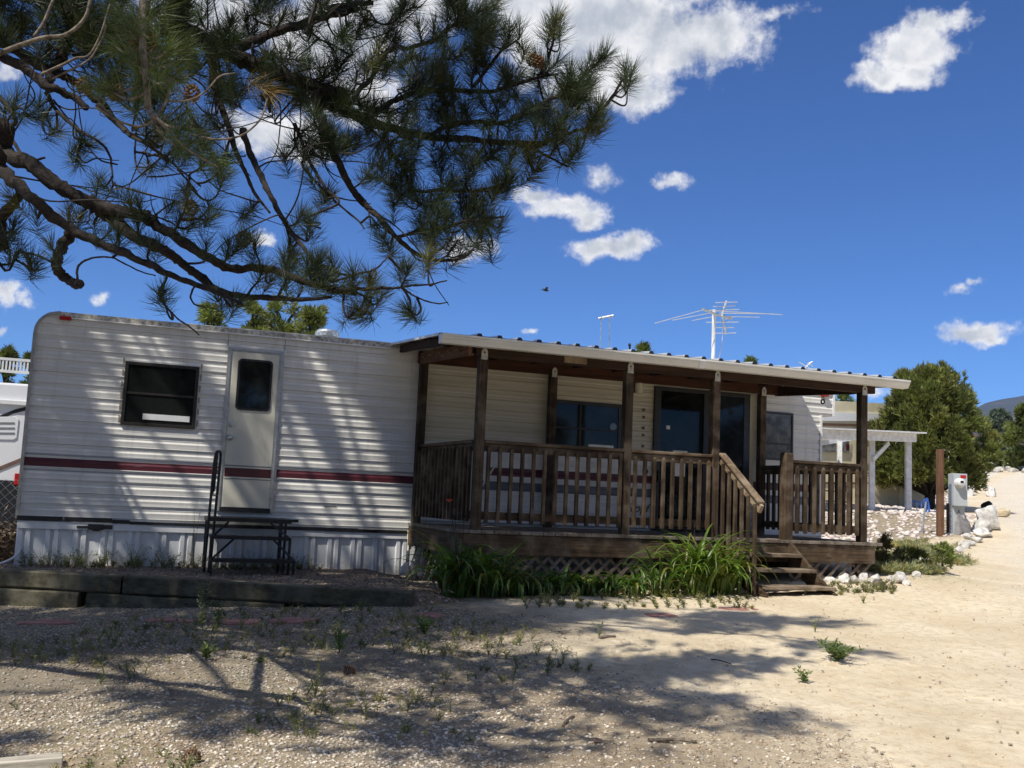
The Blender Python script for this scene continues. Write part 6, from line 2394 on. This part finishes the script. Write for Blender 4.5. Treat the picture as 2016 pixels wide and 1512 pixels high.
MASS = [([(420, -60), (930, -60), (985, 60), (1000, 110), (1130, 150), (1190, 190), (1180, 270), (1120, 290), (1010, 330), (980, 400), (950, 470), (880, 490), (820, 430), (760, 350), (640, 250), (560, 215), (430, 190)], 215),
        ([(150, -60), (440, -60), (470, 180), (420, 290), (330, 300), (230, 190), (150, 100)], 120),
        ([(-80, -60), (180, -60), (190, 80), (90, 110), (-60, 60)], 60),
        ([(560, 240), (760, 300), (820, 420), (760, 400), (640, 310)], 12),
        ([(480, 500), (700, 530), (800, 560), (700, 610), (500, 590)], 5)]
for (poly, n) in MASS:
    xs_, ys_ = [p[0] for p in poly], [p[1] for p in poly]
    while n:
        x, y = prng.uniform(min(xs_), max(xs_)), prng.uniform(min(ys_), max(ys_))
        if inpoly(x, y, poly):
            tuft_px.append((x, y, 1))
            n -= 1
nodes_a = np.array(nodes)
nt_a = np.array(nt_)
ndep_a = np.array(ndep)
nb_idx = len(nt_a)
tufts = []
order = sorted(tuft_px, key=lambda t: np.min(np.hypot(nodes_a[:, 0] - t[0], nodes_a[:, 1] - t[1])))
P2, P3, PD = list(map(tuple, nodes_a)), list(nt_a), list(ndep_a)
tw = MB()
for (x, y, rnd) in order:
    A2_ = np.array(P2)
    d_ = np.hypot(A2_[:, 0] - x, A2_[:, 1] - y)
    d_ = d_ + np.where(A2_[:, 0] > x + 25, 40, 0)       # boughs grow away from the trunk on the left
    i = int(np.argmin(d_))
    if d_[i] < 26:
        j = int(np.argsort(d_)[min(6, len(d_) - 1)])
        i = j if d_[j] < 130 else i
    dep = PD[i] + prng.normal() * (.22 if rnd else .12)
    E_ = at(x, y, dep)
    B_ = np.array(P3[i])
    L = np.linalg.norm(E_ - B_)
    side = prng.normal(size=3) * .12 * L
    m1 = B_ * .65 + E_ * .35 + side + np.array((0, 0, -.10 * L))
    m2 = B_ * .3 + E_ * .7 + side * .8 + np.array((0, 0, -.12 * L))
    tip = E_ + np.array((0, 0, .02))
    sp = spline([B_, m1, m2, tip], 5)
    tw.tube(sp, np.linspace(.0065, .0032, len(sp)) * (1 if L < .6 else 1.25), 5)
    tdir_ = sp[-1] - sp[-4]
    tdir_ /= np.linalg.norm(tdir_)
    tdir_ = tdir_ + np.array((0, 0, .25)) + prng.normal(size=3) * .15
    tdir_ /= np.linalg.norm(tdir_)
    tufts.append((tip, tdir_, dep / 5.1, x, y))
    for s in (.45, .75):
        q = sp[int(s * (len(sp) - 1))]
        qx, qy, qd = proj(q)
        P2.append((qx, qy))
        P3.append(q)
        PD.append(qd)
# bare curling twigs hanging from the boughs
for _ in range(210):
    i = int(prng.integers(len(P3)))
    x, y = P2[i]
    if not (20 < x < 760 and 10 < y < 440):
        continue
    L = .16 + .4 * prng.random()
    d0_ = np.array([prng.normal() * .7 + .35, prng.normal() * .5, prng.normal() * .35 - .25])
    d0_ /= np.linalg.norm(d0_)
    c_ = prng.normal(size=3) * .5 + np.array((0, 0, .45))
    q = [np.array(P3[i]) + d0_ * L * u + c_ * L * u * u * .7 + prng.normal(size=3) * .012 for u in (0, .3, .6, .85, 1)]
    tw.tube(spline(q, 4), np.linspace(.0048, .002, 17), 5)
two = tw.build('twigs', M['twig'], pine, smooth=True)
two['kind'] = 'stuff'


def needle_tufts(tufts, per, length, width, rng, tints):
    Vs, Fs, Cs = [], [], []
    k = 0
    for (tip, td, sc, *_), tint in zip(tufts, tints):
        n = int(per * (.8 + .4 * rng.random()))
        u = rng.random(n) ** .8
        shoot = .13 * sc
        base = tip[None] - td[None] * (shoot * (1 - u))[:, None]
        r = rng.normal(size=(n, 3))
        r -= (r @ td)[:, None] * td[None]
        r /= np.linalg.norm(r, axis=1)[:, None] + 1e-9
        ang = np.radians(72 - 42 * u + rng.normal(size=n) * 10)
        D = td[None] * np.cos(ang)[:, None] + r * np.sin(ang)[:, None]
        L = length * sc * (.75 + .45 * rng.random(n))
        side = np.cross(D, rng.normal(size=(n, 3)))
        side /= np.linalg.norm(side, axis=1)[:, None] + 1e-9
        w = width * sc
        bend = td[None] * (L * .12)[:, None] - np.array([0, 0, 1]) * (L * .05)[:, None]
        m = base + D * (L * .5)[:, None]
        t = base + D * L[:, None] + bend
        V = np.stack([base - side * w * .5, base + side * w * .5, m + side * w * .5, t, m - side * w * .5], 1).reshape(-1, 3)
        i = np.arange(n) * 5 + k
        Fs.append(np.concatenate([np.stack([i, i + 1, i + 2, i + 4], 1), np.stack([i + 4, i + 2, i + 3, i + 3], 1)]))
        k += n * 5
        Vs.append(V)
        Cs.append(np.repeat(np.broadcast_to(tint, (n, 3)) * (.75 + .5 * rng.random((n, 1))), 5, 0))
    V, F, C_ = np.concatenate(Vs), np.concatenate(Fs), np.concatenate(Cs)
    # split quads and the degenerate tips into triangles
    q = F[F[:, 2] != F[:, 3]]
    t = F[F[:, 2] == F[:, 3]][:, :3]
    T_ = np.concatenate([q[:, [0, 1, 2]], q[:, [0, 2, 3]], t])
    return V, T_, C_


tints = []
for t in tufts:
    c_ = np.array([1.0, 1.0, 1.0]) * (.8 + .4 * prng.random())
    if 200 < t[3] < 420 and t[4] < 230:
        c_ = c_ * np.array([1.25, 1.2, 1.1])  # needles around the near twig tinted lighter, as if sunlit
    if prng.random() < .10:
        c_ = c_ * np.array([2.1, 1.5, .9])
    tints.append(c_)
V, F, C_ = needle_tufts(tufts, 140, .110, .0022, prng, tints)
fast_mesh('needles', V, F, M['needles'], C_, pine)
# brown dead needles
bt = [t for t in tufts if abs(t[3] - 540) < 30 and abs(t[4] - 180) < 30][:1]
E_ = at(535, 182, 4.5)
V, F, C_ = needle_tufts([(E_, np.array([.7, -.3, -.35]) / .85, 1.0)], 110, .11, .0022, prng, [np.array([4.2, 1.9, 1.2])])
fast_mesh('dead_needles', V, F, M['needles'], C_, pine)
# a bright twig nearer to the camera at the upper left
nd0 = 3.9
tws = spline([at(282, -40, nd0 + .1), at(281, 90, nd0), at(287, 150, nd0), at(292, 215, nd0)], 8)
MB().tube(tws, np.linspace(8, 6, len(tws)) * nd0 / FPX, 9, rough=.2).build('branch', M['dead_twig'], pine, smooth=True)
nt2 = []
for (x, y, dx, dz) in ((250, 110, -.5, .3), (330, 100, .6, .3), (350, 120, .8, .1), (240, 30, -.6, .4), (310, 20, .7, .4), (180, 165, -.7, 0), (220, 180, -.3, .2), (300, 165, .4, -.1), (345, 150, .7, -.2), (225, 90, -.8, -.1), (365, 95, .9, .2), (350, 290, .3, -.4), (430, 330, .2, -.3), (370, 250, .5, .1), (255, 60, -.6, .2), (320, 60, .5, .3), (275, 130, 0, .6)):
    p = at(x, y, nd0 + .15 * prng.normal())
    b_ = tws[int(np.argmin(np.abs(tws @ CM[1] / (tws @ CM[2]) - (y - 756) / FPX)))]
    MB().tube(spline([b_, (b_ + p) / 2 - (0, 0, .03), p], 4), np.linspace(.006, .0035, 9), 5).build('twig', M['dead_twig'], pine)
    td = right * dx + np.array((0, 0, dz)) - fw * .3
    nt2.append((p, td / np.linalg.norm(td), 1.0, x, y))
V, F, C_ = needle_tufts(nt2, 130, .115, .0021, prng, [np.array([2.5, 2.35, 1.6]) * (.85 + .3 * prng.random()) for _ in nt2])  # tint raised so these near needles look sunlit
fast_mesh('needles', V, F, M['needles'], C_, pine)
# cones on the boughs
for (x, y, d) in ((378, 183, 4.4), (228, 183, 4.5), (165, 168, 4.5), (272, 80, 3.95), (290, 82, 3.95), (1060, 122, 5.8), (1048, 118, 5.85), (480, 470, 4.6), (375, 410, 4.5)):
    c_ = at(x, y, d)
    m_ = MB()
    for i in range(46):
        u = i / 46
        a = i * 2.4
        r_ = .026 * math.sin(math.pi * (.1 + .85 * u)) + .003
        q = c_ + np.array([math.cos(a) * r_, math.sin(a) * r_, (u - .5) * .07])
        o_ = np.array([math.cos(a), math.sin(a), .3])
        m_.bar(q - o_ * .005, q + o_ * .009, .012, .005, up=(0, 0, 1))
    m_.build('cone', M['cone'], pine)

# the upper crown, above the picture: throws the dappled shade on the trailer and the ground
ub = MB()
ut = []
urng = np.random.default_rng(23)
def in_shade_band(e):
    """keeps a tuft only where its shadow forms the wanted streaks on wall and ground"""
    t = (12.0 - e[1]) / .35
    xw, zw = e[0] + .62 * t, e[2] - t
    if -1.6 < xw < 3.6 and -1.2 < zw < 2.2:
        s_ = xw + .62 * zw
        return fbm(np.array([s_ * 2.7 + 4.0]), np.array([zw * .6 + 9.0]), 2, 140)[0] > .52
    t = e[2] + 1.12
    xg, yg = e[0] + .62 * t, e[1] + .35 * t
    if yg < 7.6:
        return fbm(np.array([xg * 1.15]), np.array([yg * 1.9]), 2, 150)[0] > .50
    return True


UB = []
for i in range(84):
    h = urng.uniform(2.8, 10.4)
    T0 = tz_at(TRUNK[2] + h + .2)
    a = urng.random() * 6.283
    L = (4.1 * (1 - (h / 12.2) ** 2.2) + .8) * (.7 + .45 * urng.random())
    d_ = np.array([math.cos(a), math.sin(a), 0])
    UB.append((np.array([T0, T0 + d_ * L * .4 + (0, 0, .12 * L), T0 + d_ * L * .75 + (0, 0, .14 * L), T0 + d_ * L + (0, 0, .26 * L)]), L))
# long boughs passing above the picture; the last is added to shade the low limb
for P_ in (((-.8, 6.3, 4.9), (1.2, 5.6, 4.5), (2.45, 5.2, 3.95)), ((-1.2, 6.4, 5.6), (.9, 6.0, 5.3), (2.4, 5.7, 5.0)), ((-1.3, 5.4, 4.4), (.0, 4.2, 4.0), (.6, 3.7, 3.7)), ((-1.5, 5.0, 4.6), (-.6, 3.6, 4.3), (-.2, 3.0, 4.1)), ((-3.0, 5.2, 4.6), (-2.5, 3.6, 4.2), (-1.3, 3.0, 3.9))):
    P_ = np.array(P_)
    UB.append((np.vstack([tz_at(P_[0][2] - .2)[None], P_]), float(np.linalg.norm(P_[-1] - tz_at(P_[0][2])))))
for (pts, L) in UB:
    sp = spline(pts, 6)
    vis = np.array([(-120 < proj(q)[0] < 2100 and -90 < proj(q)[1] < 1512 and proj(q)[2] > .3) for q in sp])
    n_ok = int(np.argmax(vis)) if vis.any() else len(sp)
    if n_ok < 8:
        continue
    sp = sp[:n_ok]
    d_ = (sp[-1] - sp[0]) * np.array([1, 1, 0])
    d_ /= np.linalg.norm(d_)
    ub.tube(sp, np.linspace(.045, .012, len(sp)), 6, rough=.2)
    for _ in range(int(3.4 * L) + 1):
        s = .3 + .7 * urng.random() ** .7
        q = sp[int(s * (len(sp) - 1))]
        cc = q + urng.normal(size=3) * np.array([.30, .30, .18])
        for _ in range(int(urng.integers(7, 13))):
            e = cc + urng.normal(size=3) * np.array([.17, .17, .13])
            x_, y_, z_ = proj(e)
            if z_ > .2 and -130 < x_ < 2150 and -110 < y_ < 1600:
                continue
            if not in_shade_band(e):  # foliage pruned for the dapple its shadow makes
                continue
            ub.tube([q, (q + e) / 2 - (0, 0, .04), e], [.008, .006, .004], 4, cap=False)
            td = (e - q)
            td = td / (np.linalg.norm(td) + 1e-6) + d_ * .4 + (0, 0, .3)
            ut.append((e, td / np.linalg.norm(td), 1.35))
ub.build('upper_branches', M['bark'], pine)
V, F, C_ = needle_tufts(ut, 60, .12, .0042, urng, [np.ones(3) * (.8 + .4 * urng.random()) for _ in ut])
fast_mesh('upper_needles', V, F, M['needles'], C_, pine)

# a small bird far off in the sky
bp = at(1075, 572, 60)
bird = thing('bird', 'tiny dark bird far up in the blue sky', 'bird', bp)
v = []
bv, bf = ICOV * .5 * np.array([.42, .13, .12]), ICOF
mb = MB().add(bv + bp, bf.tolist())
for s in (-1, 1):
    mb.add([bp + (.08, 0, .03), bp + (-.1, 0, .03), bp + (-.12, s * .28, .16), bp + (-.05, s * .42, .12), bp + (.05, s * .25, .15), bp + (.06, 0, .0)], [(0, 1, 2, 3, 4), (5, 4, 3, 2, 1)])
mb.add([bp + (-.18, 0, .01), bp + (-.34, .07, .01), bp + (-.34, -.07, .01), bp + (-.2, 0, -.02)], [(0, 1, 2), (3, 2, 1), (0, 3, 1), (0, 2, 3)])
mb.build('body', M['black_rubber'], bird)

# ------------------------------------------------------------------ what stands behind the photographer and shows in the window glass
for i, (x, y, h, r_, lab) in enumerate(((-5.5, -11, 9.5, 4.0, 'tall dark tree mirrored at the left of the trailer window'), (1.5, -13, 10.5, 4.4, 'tall dark tree mirrored in the middle of the entry door glass'),
                                   (8.5, -12.5, 8.5, 3.8, 'dark tree mirrored in the porch window'), (15, -17, 5.5, 3.0, 'low tree mirrored in the sliding door'), (27, -16, 5.0, 3.0, 'low tree mirrored at the right of the sliding door'))):
    lumpy_tree('shade_tree', lab, 'tree', (x, y, gz(x, y)), h, r_, 600 + i, .12, 70, 60, .34, .07, 7, 'round', (.55, .6, .5), 'trees mirrored in the window glass')
nt = thing('mirrored_trailer', 'white trailer with a dark window band, seen only as a reflection in the sliding door', 'trailer', (20.5, -9.5, -1.4))
MB().box(16.5, 24.5, -12, -9.5, -1.2, 1.7).build('body', M['rv_white'], nt, bevel=.06)
MB().box(17.5, 19.2, -9.498, -9.46, .3, 1.1).build('window', M['glass'], nt)
MB().box(20.5, 23.0, -9.498, -9.46, .3, 1.1).build('window', M['glass'], nt)
MB().box(16.5, 24.5, -9.5, -7.6, 1.72, 1.78).build('awning', M['grey_vinyl'], nt)

# ------------------------------------------------------------------ the air: far things fade a little
hz_m = bpy.data.materials.new('pale_haze')
hz_m.use_nodes = True
ht = NT(hz_m.node_tree)
hz_m.node_tree.nodes.remove(hz_m.node_tree.nodes['Principled BSDF'])
pv = hz_m.node_tree.nodes.new('ShaderNodeVolumePrincipled')
pv.inputs['Color'].default_value = (0.62, 0.76, 1.0, 1)
pv.inputs['Density'].default_value = 0.00006
pv.inputs['Anisotropy'].default_value = 0.2
ht.l.new(pv.outputs[0], hz_m.node_tree.nodes['Material Output'].inputs['Volume'])
MB().box(-300, 4200, -300, 4200, -40, 370).build('haze', hz_m, None, kind='stuff')
